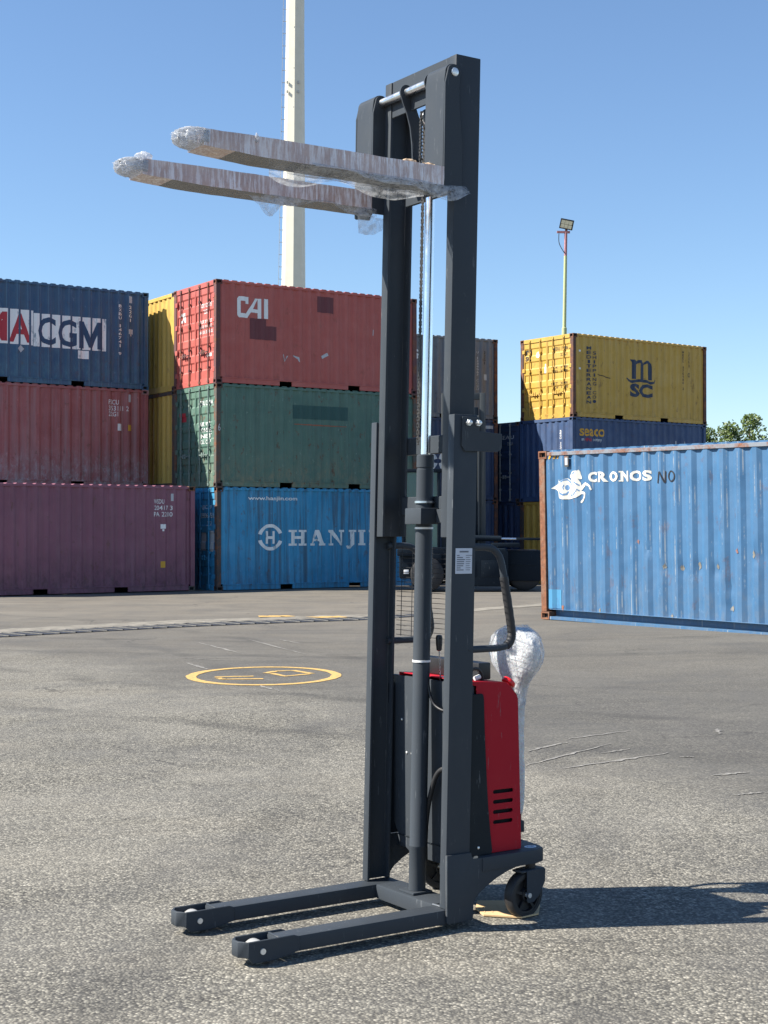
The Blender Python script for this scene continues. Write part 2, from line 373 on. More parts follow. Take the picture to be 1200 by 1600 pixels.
for p, q, w in (((-2.46,19.82),(-1.69,17.99),.045),((-1.86,20.4),(-0.93,17.9),.035),((-1.45,20.4),(-1.03,19.49),.035),((-2.24,16.87),(-1.89,16.02),.05),((-1.2,14.38),(-0.97,13.87),.05),((-2.43,17.46),(-1.83,17.12),.03),
                ((.96,10.09),(1.29,10.54),.03),((.90,9.49),(1.59,10.48),.024),((1.11,9.36),(1.91,10.03),.034),((2.0,9.12),(2.25,9.24),.035),((1.95,9.86),(2.04,9.86),.03),((2.50,11.25),(2.46,10.95),.03),((1.96,8.44),(2.19,8.54),.02),((1.45,10.0),(1.68,10.23),.02),((1.32,10.7),(1.84,11.14),.03)):
    struct(ribbon(wob(p, q), w, jit=0.6, taper=True).obj('scratch_mark', M['whitescratch']))

# drain channel with its grating across the yard
dm_path = bez([(-8.2, 18.5, 0), (-5.43, 21.14, 0), (-3.0, 23.39, 0), (-0.43, 25.0, 0), (0.6, 25.5, 0)], 12)
dp = [(p.x, p.y) for p in dm_path]
struct(ribbon([(p[0]-0.52, p[1]+0.58) for p in dp], 0.75, z=0.006, jit=0.3).obj('gutter_strip', M['gutter']))
struct(ribbon([(1.2, 25.7), (1.9, 26.4), (2.8, 27.4), (3.2, 27.9)], 0.55, z=0.006, jit=0.2).obj('gutter_strip', M['gutter']))
for p, q in (((-1.84, 25.24), (-1.3, 25.45)), ((-0.91, 25.0), (-0.40, 25.25))):
    struct(ribbon(wob((p[0]-.3, p[1]+.35), (q[0]-.3, q[1]+.35), 8, .03), 0.36, z=0.011, jit=0.3).obj('painted_kerb_mark', M['yellowline']))
dr = thing('drain_grate', 'long steel drain grating set in the asphalt in front of the maroon container', 'drain')
M['grate'] = plain('drain_grate_steel', (0.06, 0.065, 0.075), 0.5, 0.4, 0.3)
M['gratebar'] = plain('worn_grate_bar', (0.13, 0.125, 0.115), 0.7, 0.1, 0.35)
ribbon(dp, 0.68, z=0.008).obj('channel', M['grate'], dr)
acc = 0.0; cnt = 0
bar_me = MB().box(-0.014, 0.014, -0.34, 0.34, 0.0, 0.012).mesh('grate_bar', M['gratebar'])
for i in range(len(dp)-1):
    a, b_ = Vector(dp[i]), Vector(dp[i+1]); L_ = (b_-a).length; s_ = -acc
    while s_ + 0.27 <= L_:
        s_ += 0.27
        if s_ < 0: continue
        p = a.lerp(b_, s_/L_); an = math.atan2(b_.y-a.y, b_.x-a.x)
        o = link('grate_bar', bar_me, dr); o.location = (p.x, p.y, gz(p.x, p.y)+0.009); o.rotation_euler = (0, 0, an + rnd.uniform(-.03, .03)); cnt += 1
    acc = L_ - s_

# ------------------------------------------------------------------ lettering
_tc = {}
def text_geo(s, bold=0.0, shear=0.0):
    k = (s, bold, shear)
    if k not in _tc:
        cu = bpy.data.curves.new('lettering', 'FONT'); cu.body = s; cu.offset = bold; cu.shear = shear; cu.resolution_u = 3; cu.fill_mode = 'FRONT'
        o = bpy.data.objects.new('lettering', cu); COL.objects.link(o)
        dg = bpy.context.evaluated_depsgraph_get(); me = bpy.data.meshes.new_from_object(o.evaluated_get(dg))
        _tc[k] = ([(v.co.x, v.co.y) for v in me.vertices], [tuple(p.vertices) for p in me.polygons])
        bpy.data.objects.remove(o); bpy.data.curves.remove(cu); bpy.data.meshes.remove(me)
    return _tc[k]
def fit(geo, x0, x1, z0, z1):
    vs, fs = geo
    ax, bx = min(v[0] for v in vs), max(v[0] for v in vs); ay, by = min(v[1] for v in vs), max(v[1] for v in vs)
    return [(x0+(v[0]-ax)/(bx-ax)*(x1-x0), z0+(v[1]-ay)/(by-ay)*(z1-z0)) for v in vs], fs
def T(s, x0, x1, z0, z1, bold=0.004, shear=0): return fit(text_geo(s, bold, shear), x0, x1, z0, z1)
def TV(s, x0, x1, z0, z1, bold=0.012):
    """letters stacked one under the other"""
    vs, fs = [], []; h = (z1-z0)/len(s)
    for i, c in enumerate(s):
        if c == ' ': continue
        a, b = T(c, x0 + (0.3*(x1-x0) if c in 'I1' else 0), x1 - (0.3*(x1-x0) if c in 'I1' else 0), z1-(i+0.86)*h, z1-(i+0.12)*h, bold)
        k = len(vs); vs += a; fs += [tuple(k+j for j in f) for f in b]
    return vs, fs
def poly(*ps):
    vs, fs = [], []
    for p in ps: k = len(vs); vs += list(p); fs.append(tuple(range(k, k+len(p))))
    return vs, fs
def rect(x0, x1, z0, z1): return [(x0, z0), (x1, z0), (x1, z1), (x0, z1)]
def ring2(cx, cz, rx, rz, w, a0=0, a1=360, n=28):
    out = []
    for k in range(n):
        a, b = math.radians(a0+(a1-a0)*k/n), math.radians(a0+(a1-a0)*(k+1)/n)
        out.append([(cx+rx*math.cos(a), cz+rz*math.sin(a)), (cx+rx*math.cos(b), cz+rz*math.sin(b)), (cx+(rx-w)*math.cos(b), cz+(rz-w)*math.sin(b)), (cx+(rx-w)*math.cos(a), cz+(rz-w)*math.sin(a))])
    return out
def stroke2(pts, w):
    P = [Vector(p) for p in pts]; W_ = w if isinstance(w, (list, tuple)) else [w]*len(P); L_, R_ = [], []
    for i, p in enumerate(P):
        d = (P[min(i+1, len(P)-1)]-P[max(i-1, 0)]).normalized(); n = Vector((-d.y, d.x))
        L_.append(p+n*W_[i]/2); R_.append(p-n*W_[i]/2)
    return [[tuple(L_[i]), tuple(L_[i+1]), tuple(R_[i+1]), tuple(R_[i])] for i in range(len(P)-1)]
def join(*gs):
    vs, fs = [], []
    for a, b in gs: k = len(vs); vs += a; fs += [tuple(k+j for j in f) for f in b]
    return vs, fs

PER, DEP, OUT = 0.278, 0.036, 0.014
def prof(x, x0=0.165):
    t = (x-x0) % PER
    if t < 0.070: d = 0.0
    elif t < 0.138: d = (t-0.070)/0.068
    elif t < 0.210: d = 1.0
    else: d = 1-(t-0.210)/0.068
    return OUT + DEP*d
def breaks(a, b, x0=0.165):
    out = []; k = math.floor((a-x0)/PER)
    while x0+k*PER < b+PER:
        for q in (0, 0.070, 0.138, 0.210):
            x = x0+k*PER+q
            if a < x < b: out.append(x)
        k += 1
    return out
DPER = 0.42
def dprof(z):
    """doors: pressed horizontal panels"""
    t = (z-0.20) % DPER
    if z < 0.24 or z > 2.36: return 0.0
    if t < 0.16: return 0.0
    if t < 0.20: return (t-0.16)/0.04*0.022
    if t < 0.38: return 0.022
    return 0.022*(1-(t-0.38)/0.04)
def dbreaks(a, b):
    return sorted(z for k in range(7) for q in (0.16, 0.20, 0.38, 0.42) for z in (0.20+k*DPER+q,) if a < z < b)
def decal(geo, mat, parent, face='side', lift=0.004, name='lettering', skip_slope=False, L=6.058):
    """paint laid over the pressed steel: cut at every fold and set just proud of it"""
    vs, fs = geo; bm = bmesh.new()
    bv = [bm.verts.new((v[0], 0, v[1])) for v in vs]
    for f in fs:
        try: bm.faces.new([bv[i] for i in f])
        except ValueError: pass
    bm.normal_update(); bmesh.ops.triangulate(bm, faces=bm.faces[:])
    if face == 'side' or face == 'end':
        a, b = min(v[0] for v in vs), max(v[0] for v in vs)
        for x in breaks(a, b): bmesh.ops.bisect_plane(bm, geom=bm.verts[:]+bm.edges[:]+bm.faces[:], plane_co=(x, 0, 0), plane_no=(1, 0, 0), dist=1e-5)
    elif face == 'door':
        a, b = min(v[1] for v in vs), max(v[1] for v in vs)
        for z in dbreaks(a, b): bmesh.ops.bisect_plane(bm, geom=bm.verts[:]+bm.edges[:]+bm.faces[:], plane_co=(0, 0, z), plane_no=(0, 0, 1), dist=1e-5)
    if skip_slope:
        dead = [f for f in bm.faces if 0.07 < (f.calc_center_median().x-0.165) % PER < 0.138]
        bmesh.ops.delete(bm, geom=dead, context='FACES')
    if face == 'side':
        zlo, zhi = min(v[1] for v in vs), max(v[1] for v in vs)
        zc = 0.165
        while zc < zhi:
            if zc > zlo: bmesh.ops.bisect_plane(bm, geom=bm.verts[:]+bm.edges[:]+bm.faces[:], plane_co=(0, 0, zc), plane_no=(0, 0, 1), dist=1e-5)
            zc += (CH-0.075-0.165)/10
    for v in bm.verts:
        x, z = v.co.x, v.co.z
        if face == 'side': v.co = (x, prof(x)+dent(x, z, parent['dent_seed'])-lift-0.002, z)
        elif face == 'end': v.co = (prof(x)-lift, x, z)
        elif face == 'door': v.co = (0.030+dprof(z)-lift, x, z)
        elif face == 'flat': v.co = (x, -lift, z)
    bmesh.ops.recalc_face_normals(bm, faces=bm.faces)
    me = bpy.data.meshes.new(name); bm.to_mesh(me); bm.free(); me.materials.append(mat)
    o = link(name, me, parent)
    if name in ('lettering', 'scuff_mark'): o['kind'] = 'stuff'          # many small characters of one line of print
    return o

# ------------------------------------------------------------------ containers
CL, CWD, CH = 6.058, 2.438, 2.591
def casting_mesh(mat, sx, sy, sz):
    """corner casting, outer corner at the origin, reaching +sx*0.178, +sy*0.162, sz*0.118, with its oval holes sunk in"""
    bm = bmesh.new()
    x0, x1 = sorted((-0.004*sx, 0.174*sx)); y0, y1 = sorted((-0.004*sy, 0.158*sy)); z0, z1 = sorted((0, 0.118*sz))
    b = MB().box(x0, x1, y0, y1, z0, z1)
    vs = [bm.verts.new(v) for v in b.v]
    for f in b.f: bm.faces.new([vs[i] for i in f])
    bm.normal_update()
    for f in list(bm.faces):
        n = f.normal
        if n.x*sx < -0.5 or n.y*sy < -0.5:
            bmesh.ops.inset_region(bm, faces=[f], thickness=0.034, depth=0)
            bmesh.ops.inset_region(bm, faces=[f], thickness=0.001, depth=-0.045); f.material_index = 1
    bmesh.ops.recalc_face_normals(bm, faces=bm.faces)
    me = bpy.data.meshes.new('corner_casting'); bm.to_mesh(me); bm.free()
    me.materials.append(mat); me.materials.append(M['hole']); return me
from mathutils import noise as mnoise
KNOCKS = [(2.48, 0.86, 0.09), (2.80, 0.84, 0.10), (3.10, 0.88, 0.11), (3.42, 0.86, 0.12), (3.62, 0.62, 0.10), (2.18, 1.10, 0.08), (3.62, 0.35, 0.12), (1.75, 0.75, 0.07), (4.1, 1.05, 0.12)]
def dent(x, z, seed):
    d = 0.008*mnoise.noise(Vector((x*0.8+seed, z*0.9, seed*1.7))) + 0.004*mnoise.noise(Vector((x*2.1, z*1.9+seed, 3.0)))
    if seed == 99.0:
        for (a, b, r) in KNOCKS: d += 0.022*math.exp(-((x-a)**2+(z-b)**2)/(r*r*0.5))
    return d*sstep(0.165, 0.4, z)*sstep(2.516, 2.3, z) if z < 2.516 else 0.0
def sheet(L_, fn, z0, z1, along, x0off, pb, seed=None):
    if seed is not None:
        xs_ = [x0off] + breaks(x0off, L_-x0off) + [L_-x0off]
        if seed == 99.0: xs_ = sorted(set(xs_ + [(a+b)/2 for a, b in zip(xs_, xs_[1:])]))
        nr = 30 if seed == 99.0 else 10
        vs, fs = [], []
        for x in xs_:
            for k in range(nr+1):
                z = z0+(z1-z0)*k/nr; vs.append(fn(x, prof(x)+dent(x, z, seed), z))
        m = nr+1
        for i in range(len(xs_)-1):
            for k in range(nr): fs.append((i*m+k, (i+1)*m+k, (i+1)*m+k+1, i*m+k+1))
        return MB().add(vs, fs)
    """corrugated sheet with real thickness"""
    xs_ = [x0off] + breaks(x0off, L_-x0off) + [L_-x0off]
    vs, fs = [], []
    for x in xs_:
        d = prof(x) if x0off < x < L_-x0off else prof(x)
        for z in (z0, z1):
            vs.append(fn(x, d, z))
        for z in (z0, z1):
            vs.append(fn(x, d+0.004, z))
    for i in range(len(xs_)-1):
        a, b = 4*i, 4*i+4
        fs += [(a, b, b+1, a+1), (a+2, a+3, b+3, b+2), (a+1, b+1, b+3, a+3), (a, a+2, b+2, b)]
    return MB().add(vs, fs)

def container(name_label, mat_w, paint, L=CL, front='end', frame_m=None, cast_m=None, post_m=None, group='shipping containers stacked in the yard', rail_lip=False, bar_m=None, door_front=True):
    """front: what stands at x = 0: corrugated 'end' or 'door'"""
    H = CH; W = CWD; fm = frame_m or paint; pm = post_m or fm; cm = cast_m or pm
    r = thing('shipping_container', name_label, 'shipping container', mat_w, group)
    r['L'] = L
    # posts and castings
    for x0 in (0, L-0.12):
        for y0 in (0, W-0.14):
            MB().box(x0, x0+0.12, y0, y0+0.14, 0.1181, H-0.1181).obj('corner_post', pm, r, bevel=0.006, seg=1)
    for i, (sx, ox) in enumerate(((1, 0), (-1, L))):
        for sy, oy in ((1, 0), (-1, W)):
            for sz, oz in ((1, 0), (-1, H)):
                o = link('corner_casting', casting_mesh(cm, sx, sy, sz), r); o.location = (ox, oy, oz)
    # side panels between rails
    zb, zt = 0.165, H-0.075
    r['dent_seed'] = 99.0 if rail_lip else rnd.uniform(1, 60)
    sheet(L, lambda x, d, z: (x, d, z), zb, zt, 'x', 0.12, 0, seed=r['dent_seed']).obj('side_panel', paint, r, ang=20)
    sheet(L, lambda x, d, z: (x, W-d, z), zb, zt, 'x', 0.12, 0).obj('side_panel', paint, r, ang=20)
    for y0, y1 in ((0.004, 0.064), (W-0.064, W-0.004)):
        MB().box(0.174, L-0.174, y0, y1, H-0.075, H-0.018).obj('top_rail', fm, r, bevel=0.004, seg=1)
    pk = [(L/2-1.21, L/2-0.85), (L/2+0.85, L/2+1.21)] if L < 7 else []
    xs_ = [0.174] + [q for p in pk for q in p] + [L-0.174]
    for side in (0, 1):
        b = MB()
        def bx(x0, x1, y0, y1, z0, z1):
            if side: y0, y1 = W-y1, W-y0
            b.box(x0, x1, y0, y1, z0, z1)
        for k in range(0, len(xs_), 2):
            if rail_lip: bx(xs_[k], xs_[k+1], 0.145, 0.16, 0.012, 0.156); bx(xs_[k], xs_[k+1], 0.004, 0.145, 0.0, 0.048)
            else: bx(xs_[k], xs_[k+1], 0.010, 0.05, 0.02, 0.135)
        bx(0.174, L-0.174, 0.002, 0.162 if rail_lip else 0.062, 0.1565 if rail_lip else 0.1352, 0.165)
        b.obj('bottom_rail', fm, r, bevel=0.003, seg=1)
    u = MB()
    u.box(0.19, L-0.19, 0.165, W-0.165, 0.135, 0.16)
    k = 0.3
    while k < L-0.3:
        if not any(p[0]-0.08 < k < p[1]+0.05 for p in pk): u.box(k, k+0.045, 0.165, W-0.165, 0.03, 0.134)
        k += 0.3
    u.obj('floor_frame', M['underside'], r)
    # roof: pressed ribs that show as scallops over the rail
    rb = MB(); n = int((L-0.36)/0.23); st = (L-0.36)/n
    rb.box(0.176, L-0.176, 0.065, W-0.065, H-0.03, H-0.019)
    for i in range(n):
        x = 0.18+i*st
        rb.prism([(x+0.02, H-0.0185), (x+0.06, H+0.010), (x+st-0.06, H+0.010), (x+st-0.02, H-0.0185)], 'y', 0.03, W-0.03)
    rb.obj('roof_panel', paint, r)
    # ends
    def end(xsgn):
        if xsgn > 0: fn = lambda y, d, z: (d, y, z)
        else: fn = lambda y, d, z: (L-d, y, z)
        sheet(W, fn, 0.165, H-0.1, 'y', 0.14, 0).obj('end_panel', paint, r, ang=20)
        e = MB()
        x0, x1 = (0.004, 0.07) if xsgn > 0 else (L-0.07, L-0.004)
        e.box(x0, x1, 0.158, W-0.158, H-0.1, H-0.006); e.obj('top_sill', fm, r, bevel=0.004, seg=1)
        MB().box(x0, x1, 0.158, W-0.158, 0.004, 0.165).obj('bottom_sill', fm, r, bevel=0.004, seg=1)
    def doors():
        MB().box(0.004, 0.09, 0.158, W-0.158, H-0.13, H-0.004).obj('door_header', fm, r, bevel=0.004, seg=1)
        MB().box(0.004, 0.09, 0.158, W-0.158, 0.004, 0.15).obj('door_sill', fm, r, bevel=0.004, seg=1)
        for y0, y1 in ((0.145, W/2-0.006), (W/2+0.006, W-0.145)):
            zs = [0.155] + dbreaks(0.156, H-0.14) + [H-0.135]
            vs, fs = [], []
            for z in zs: vs += [(0.030+dprof(z), y0+0.03, z), (0.030+dprof(z), y1-0.03, z), (0.07, y0+0.03, z), (0.07, y1-0.03, z)]
            for i in range(len(zs)-1):
                a = 4*i; fs += [(a, a+1, a+5, a+4), (a+2, a+6, a+7, a+3), (a, a+4, a+6, a+2), (a+1, a+3, a+7, a+5)]
            d = MB().add(vs, fs)
            d.box(0.022, 0.072, y0, y0+0.03, 0.152, H-0.133); d.box(0.022, 0.072, y1-0.03, y1, 0.152, H-0.133)
            door = d.obj('door', paint, r, ang=20)
            for fr in (0.27, 0.73):
                y = y0+(y1-y0)*fr; bb = MB()
                bb.cyl((-0.004, y, 0.05), (-0.004, y, H-0.05), 0.019, 10)
                for z in (0.07, H-0.07): bb.box(-0.02, 0.0035, y-0.045, y+0.045, z-0.03, z+0.03)
                for z in (0.42, 0.95, 1.55, 2.12): bb.box(-0.024, 0.03, y-0.035, y+0.035, z-0.028, z+0.028)
                bb.obj('locking_bar', bar_m or M['bar'], door)
                sgn = 1 if fr < 0.5 else -1
                hb = MB().box(-0.042, -0.024, min(y, y+sgn*0.34), max(y, y+sgn*0.34), 0.80, 0.835)
                hb.box(-0.05, -0.02, y+sgn*0.30-0.03, y+sgn*0.30+0.03, 0.76, 0.88).obj('handle', bar_m or M['bar'], door, bevel=0.004, seg=1)
            hy = y0 if y0 < 0.5 else y1
            for z in (0.35, 0.95, 1.6, 2.2):
                MB().box(-0.006, 0.03, hy-0.06, hy+0.06, z-0.06, z+0.06).obj('hinge', fm, door, bevel=0.005, seg=1)
    if front == 'door': doors(); end(-1)
    else: end(1); end(-1)
    return r

def stack_m(base, lv, dx=0.0, dy=0.0, dyaw=0.0, dz=0.0):
    return base @ Matrix.Translation((dx, dy, lv*CH+dz)) @ Matrix.Rotation(math.radians(dyaw), 4, 'Z')
def back(x, y, z, yaw): return frame(x, y, z, yaw) @ Matrix.Translation((-CL, 0, 0))   # placed by its far right corner

P = {}
P['cai'] = box_paint('faded_red_container_paint', (0.40, 0.088, 0.072), (0.44, 0.112, 0.092), 0.25, 0.12, seed=3.1, scuff=0.2)
P['green'] = box_paint('stained_green_container_paint', (0.066, 0.142, 0.112), (0.095, 0.178, 0.136), 0.8, 0.4, low=(0.21, 0.19, 0.12), lowamt=0.8, seed=8.2, stc=(0.06, 0.105, 0.085), scuff=0.65)
P['hanjin'] = box_paint('streaked_blue_container_paint', (0.022, 0.245, 0.45), (0.05, 0.30, 0.52), 0.5, 0.8, low=(0.06, 0.12, 0.16), lowamt=0.45, seed=5.5, stc=(0.045, 0.10, 0.155))
P['cma'] = box_paint('dark_blue_container_paint', (0.026, 0.074, 0.155), (0.036, 0.10, 0.19), 0.3, 0.5, worn=(0.085, 0.20, 0.28), wthr=0.36, low=(0.06, 0.16, 0.22), lowamt=0.8, seed=1.7, scuff=0.45)
P['fscu'] = box_paint('scuffed_maroon_container_paint', (0.27, 0.075, 0.075), (0.34, 0.11, 0.108), 0.4, 0.55, low=(0.42, 0.36, 0.36), lowamt=0.85, seed=9.3, scuff=0.65, stc=(0.30, 0.17, 0.17))
P['wsdu'] = box_paint('plum_maroon_container_paint', (0.195, 0.070, 0.105), (0.23, 0.085, 0.125), 0.45, 0.3, low=(0.07, 0.03, 0.035), lowamt=0.7, seed=12.9, scuff=0.15)
P['yellow'] = box_paint('ochre_container_paint', (0.52, 0.33, 0.06), (0.56, 0.37, 0.085), 0.3, 0.25, seed=4.4)
P['msc'] = box_paint('mustard_container_paint', (0.50, 0.305, 0.045), (0.53, 0.335, 0.065), 0.45, 0.35, low=(0.22, 0.13, 0.04), lowamt=0.3, seed=6.6)
P['seaco'] = box_paint('navy_container_paint', (0.028, 0.058, 0.14), (0.04, 0.08, 0.175), 0.2, 0.2, seed=2.3)
P['grey'] = box_paint('grey_container_paint', (0.15, 0.155, 0.17), (0.19, 0.19, 0.20), 0.5, 0.45, seed=7.7)
P['navy2'] = box_paint('deep_blue_container_paint', (0.02, 0.04, 0.10), (0.03, 0.055, 0.12), 0.4, 0.3, seed=14.1)
P['cronos'] = box_paint('bright_blue_container_paint', (0.036, 0.118, 0.238), (0.047, 0.136, 0.262), 0.3, 0.2, low=(0.15, 0.16, 0.17), lowamt=0.35, worn=(0.30, 0.32, 0.33), seed=10.2, scuff=0.25)
RF = rusty('rusty_brown_frame', (0.075, 0.04, 0.036), 0.3)
RFo = rusty('orange_rust_frame', (0.22, 0.17, 0.13), 0.95)
RFg = rusty('grey_green_rust_frame', (0.085, 0.08, 0.068), 0.15)
RFm = rusty('maroon_rust_frame', (0.115, 0.048, 0.05), 0.1)
RFd = rusty('dark_brown_frame', (0.058, 0.05, 0.048), 0.12)
RFs = rusty('steel_grey_frame', (0.19, 0.21, 0.24), 0.18)
WHT = decal_paint('white_lettering_paint', (0.78, 0.79, 0.78), 0.45)
WHTw = decal_paint('white_flaking_paint', (0.80, 0.81, 0.80), 0.8, (0.12, 0.2, 0.26), 5.0, 0.35)
WHTg = decal_paint('grey_white_lettering_paint', (0.46, 0.48, 0.5), 0.7)
LRED = decal_paint('red_lettering_paint', (0.42, 0.03, 0.045), 0.4)
LBLUE = decal_paint('blue_lettering_paint', (0.022, 0.06, 0.13), 0.3, (0.05, 0.12, 0.2))
LNAVY = decal_paint('navy_lettering_paint', (0.018, 0.035, 0.075), 0.35, (0.12, 0.09, 0.04))
LBLK = decal_paint('black_lettering_paint', (0.012, 0.012, 0.016), 0.25, (0.16, 0.11, 0.03))
LYEL = decal_paint('yellow_lettering_paint', (0.62, 0.33, 0.03), 0.25)
DARKP = decal_paint('overpainted_dark_red', (0.135, 0.03, 0.036), 0.2)
DARKG = decal_paint('overpainted_dark_green', (0.018, 0.075, 0.068), 0.3)
ORG = decal_paint('orange_rust_line', (0.3, 0.09, 0.045), 0.6, (0.05, 0.1, 0.08))

FA = frame(-4.17, 37.124, -0.034, 33.22)
FL_ = back(-6.265, 39.7, 0.015, 35.0)
FW = back(-4.685, 37.053, -0.024, 36.4)
FM = frame(5.805, 45.975, -0.215, 36.3)
FG = back(3.664, 48.094, -0.162, 29.0)
FY = FA @ Matrix.Translation((0.03, CWD+0.06, 0))
FD = FM @ Matrix.Translation((0.02, CWD+0.07, 0))

# stack with the red, green and blue boxes
c = container('faded red container with white CAI letters, top of the middle stack', stack_m(FA, 2, -0.01), P['cai'], front='door', post_m=RFm, cast_m=RFm, bar_m=RFm)
Cp = [(0.932, 2.217), (0.66, 2.217), (0.613, 2.16), (0.613, 1.75), (0.66, 1.685), (0.88, 1.685), (1.13, 2.02), (1.13, 1.98), (1.2, 1.98), (1.28, 1.98)]
decal(poly([(0.66, 2.217), (0.932, 2.217), (0.932, 2.105), (0.70, 2.105)], [(0.613, 2.16), (0.66, 2.217), (0.70, 2.105), (0.70, 1.795), (0.613, 1.745)], [(0.613, 1.745), (0.70, 1.795), (0.86, 1.795), (0.90, 1.685), (0.665, 1.685)],
           [(0.86, 1.795), (1.115, 2.195), (1.205, 2.195), (0.90, 1.685)], [(1.205, 2.195), (1.28, 2.195), (1.28, 1.693), (1.195, 1.693), (1.195, 2.178)], [(1.04, 1.92), (1.195, 1.92), (1.195, 1.83), (0.99, 1.83)], [(0.845, 2.105), (0.932, 2.105), (0.932, 2.04), (0.845, 2.04)],
           rect(1.365, 1.494, 1.703, 2.208)), WHT, c, name='logo_lettering')
decal(poly(rect(0.962, 1.44, 1.518, 1.69), rect(0.962, 1.736, 1.16, 1.518)), DARKP, c, name='paint_patch')
decal(poly(rect(2.933, 3.44, 1.99, 2.407)), DARKP, c, name='paint_patch')
decal(poly(*stroke2([(1.93, 0.83), (1.98, 0.66), (2.06, 0.80)], 0.03), *stroke2([(2.22, 0.82), (2.37, 0.76), (2.40, 0.66)], [0.02, 0.06, 0.02]), *stroke2([(3.08, 0.82), (3.25, 0.92)], 0.08), *stroke2([(4.65, 1.5), (4.66, 1.66)], 0.02)), WHTg, c, name='scuff_mark')
decal(T('CAI', 2.138, 1.816, 1.71, 1.96, 0.05), WHT, c, 'door')
decal(join(T('CXDU 120975', 1.02, 0.30, 1.96, 2.06), T('22G1', 0.75, 0.5, 1.80, 1.90)), WHT, c, 'door')
decal(join(*[T('MAX GR. 30 480 KGS', 1.02, 0.28, 1.56-0.13*i, 1.64-0.13*i) for i in range(3)]), WHT, c, 'door')
decal(poly(rect(0.30, 0.55, 0.70, 0.78)), WHT, c, 'door', name='sticker')
c = container('stained green container between the red one above and the bright blue one below', stack_m(FA, 1, 0.0, 0.0, 0.0), P['green'], front='door', frame_m=P['green'], post_m=RFg, cast_m=RFd, bar_m=M['barg'])
decal(poly(rect(2.196, 3.859, 1.792, 2.143)), DARKG, c, name='paint_patch')
decal(poly(*stroke2([(2.253, 1.65), (3.0, 1.64), (3.82, 1.635)], [0.02, 0.035, 0.015])), ORG, c, name='rust_line')
decal(join(T('6', 0.05, 0.115, 1.40, 1.58)), WHTg, c, 'flat')
decal(join(*[T(s, 0.95, 0.35, z, z+0.1) for s, z in (('GR. WT.', 1.55), ('TARE', 1.40), ('NET', 1.25), ('CU. CAP', 1.1))], T('TEXU 221084', 1.0, 0.3, 2.08, 2.2)), WHT, c, 'door')
decal(poly(rect(1.80, 2.15, 1.72, 1.95)), LRED, c, 'door', name='sticker')
c = container('bright blue streaky container with white HANJIN letters, bottom of the middle stack', stack_m(FA, 0, 0.02), P['hanjin'], front='door', post_m=RFd, cast_m=RFd, bar_m=P['hanjin'])
z0, z1 = 1.115, 1.52; e = 0.055
def slab(xc, w, z): return rect(xc-w, xc+w, z, z+e)
H_ = poly(rect(2.13, 2.25, z0+e, z1-e), rect(2.42, 2.54, z0+e, z1-e), rect(2.25, 2.42, 1.29, 1.36), slab(2.19, 0.125, z0), slab(2.19, 0.125, z1-e), slab(2.48, 0.12, z0), slab(2.48, 0.12, z1-e))
A_ = poly([(2.74, z0+e), (2.80, z0+e), (2.94, z1), (2.86, z1)], [(2.94, z1), (2.96, z1), (3.13, z0+e), (2.98, z0+e), (2.89, 1.40)], rect(2.83, 3.02, 1.23, 1.285), slab(2.77, 0.075, z0), slab(3.06, 0.105, z0))
N_ = poly(rect(3.30, 3.36, z0+e, z1-e), [(3.24, z1), (3.40, z1), (3.68, z0), (3.62, z0), (3.36, z1-0.12), (3.24, z1-e)], rect(3.62, 3.68, z0+0.02, z1-e), slab(3.33, 0.08, z0), slab(3.65, 0.085, z1-e))
J_ = poly(rect(3.93, 4.04, 1.14, z1-e), slab(3.985, 0.11, z1-e), [(3.78, 1.10), (3.82, 1.03), (3.93, 1.03), (4.04, 1.14), (3.93, 1.14), (3.88, 1.09), (3.83, 1.12)])
I_ = poly(rect(4.22, 4.33, z0+e, z1-e), slab(4.275, 0.105, z0), slab(4.275, 0.105, z1-e))
N2 = (([(x+1.27, z) for x, z in N_[0]]), N_[1])
decal(join(H_, A_, N_, J_, I_, N2), WHTw, c, name='logo_lettering')
decal(join(poly(*ring2(1.527, 1.333, 0.352, 0.335, 0.085, 20, 165, 16), *ring2(1.527, 1.333, 0.352, 0.335, 0.085, 195, 342, 16)),
           poly(rect(1.40, 1.47, 1.17, 1.49), rect(1.58, 1.65, 1.17, 1.49), rect(1.47, 1.58, 1.29, 1.36))), WHTw, c, name='logo_emblem')
decal(T('www.hanjin.com', 0.901, 2.323, 2.245, 2.375, 0.02), WHT, c)
decal(join(T('HJCU', 1.0, 0.4, 2.02, 2.15), T('2806451', 0.98, 0.25, 1.82, 1.95), T('22G1', 0.62, 0.40, 1.62, 1.74)), WHT, c, 'door')
decal(poly(rect(0.22, 0.52, 0.98, 1.5), rect(0.68, 0.95, 1.0, 1.45)), WHTg, c, 'door', name='sticker')

# two ochre boxes standing against the back of that stack
for lv, tx in ((2, 'ochre yellow container wedged behind the red CAI one, its corrugated end half in sun'), (1, 'ochre yellow container wedged behind the green one, its corrugated end in shade'), (0, 'ochre yellow container at ground level behind the plum one')):
    container(tx, stack_m(FY, lv, rnd.uniform(-.01, .01)), P['yellow'], front='end', frame_m=RFd if lv < 2 else P['yellow'], cast_m=RFd)

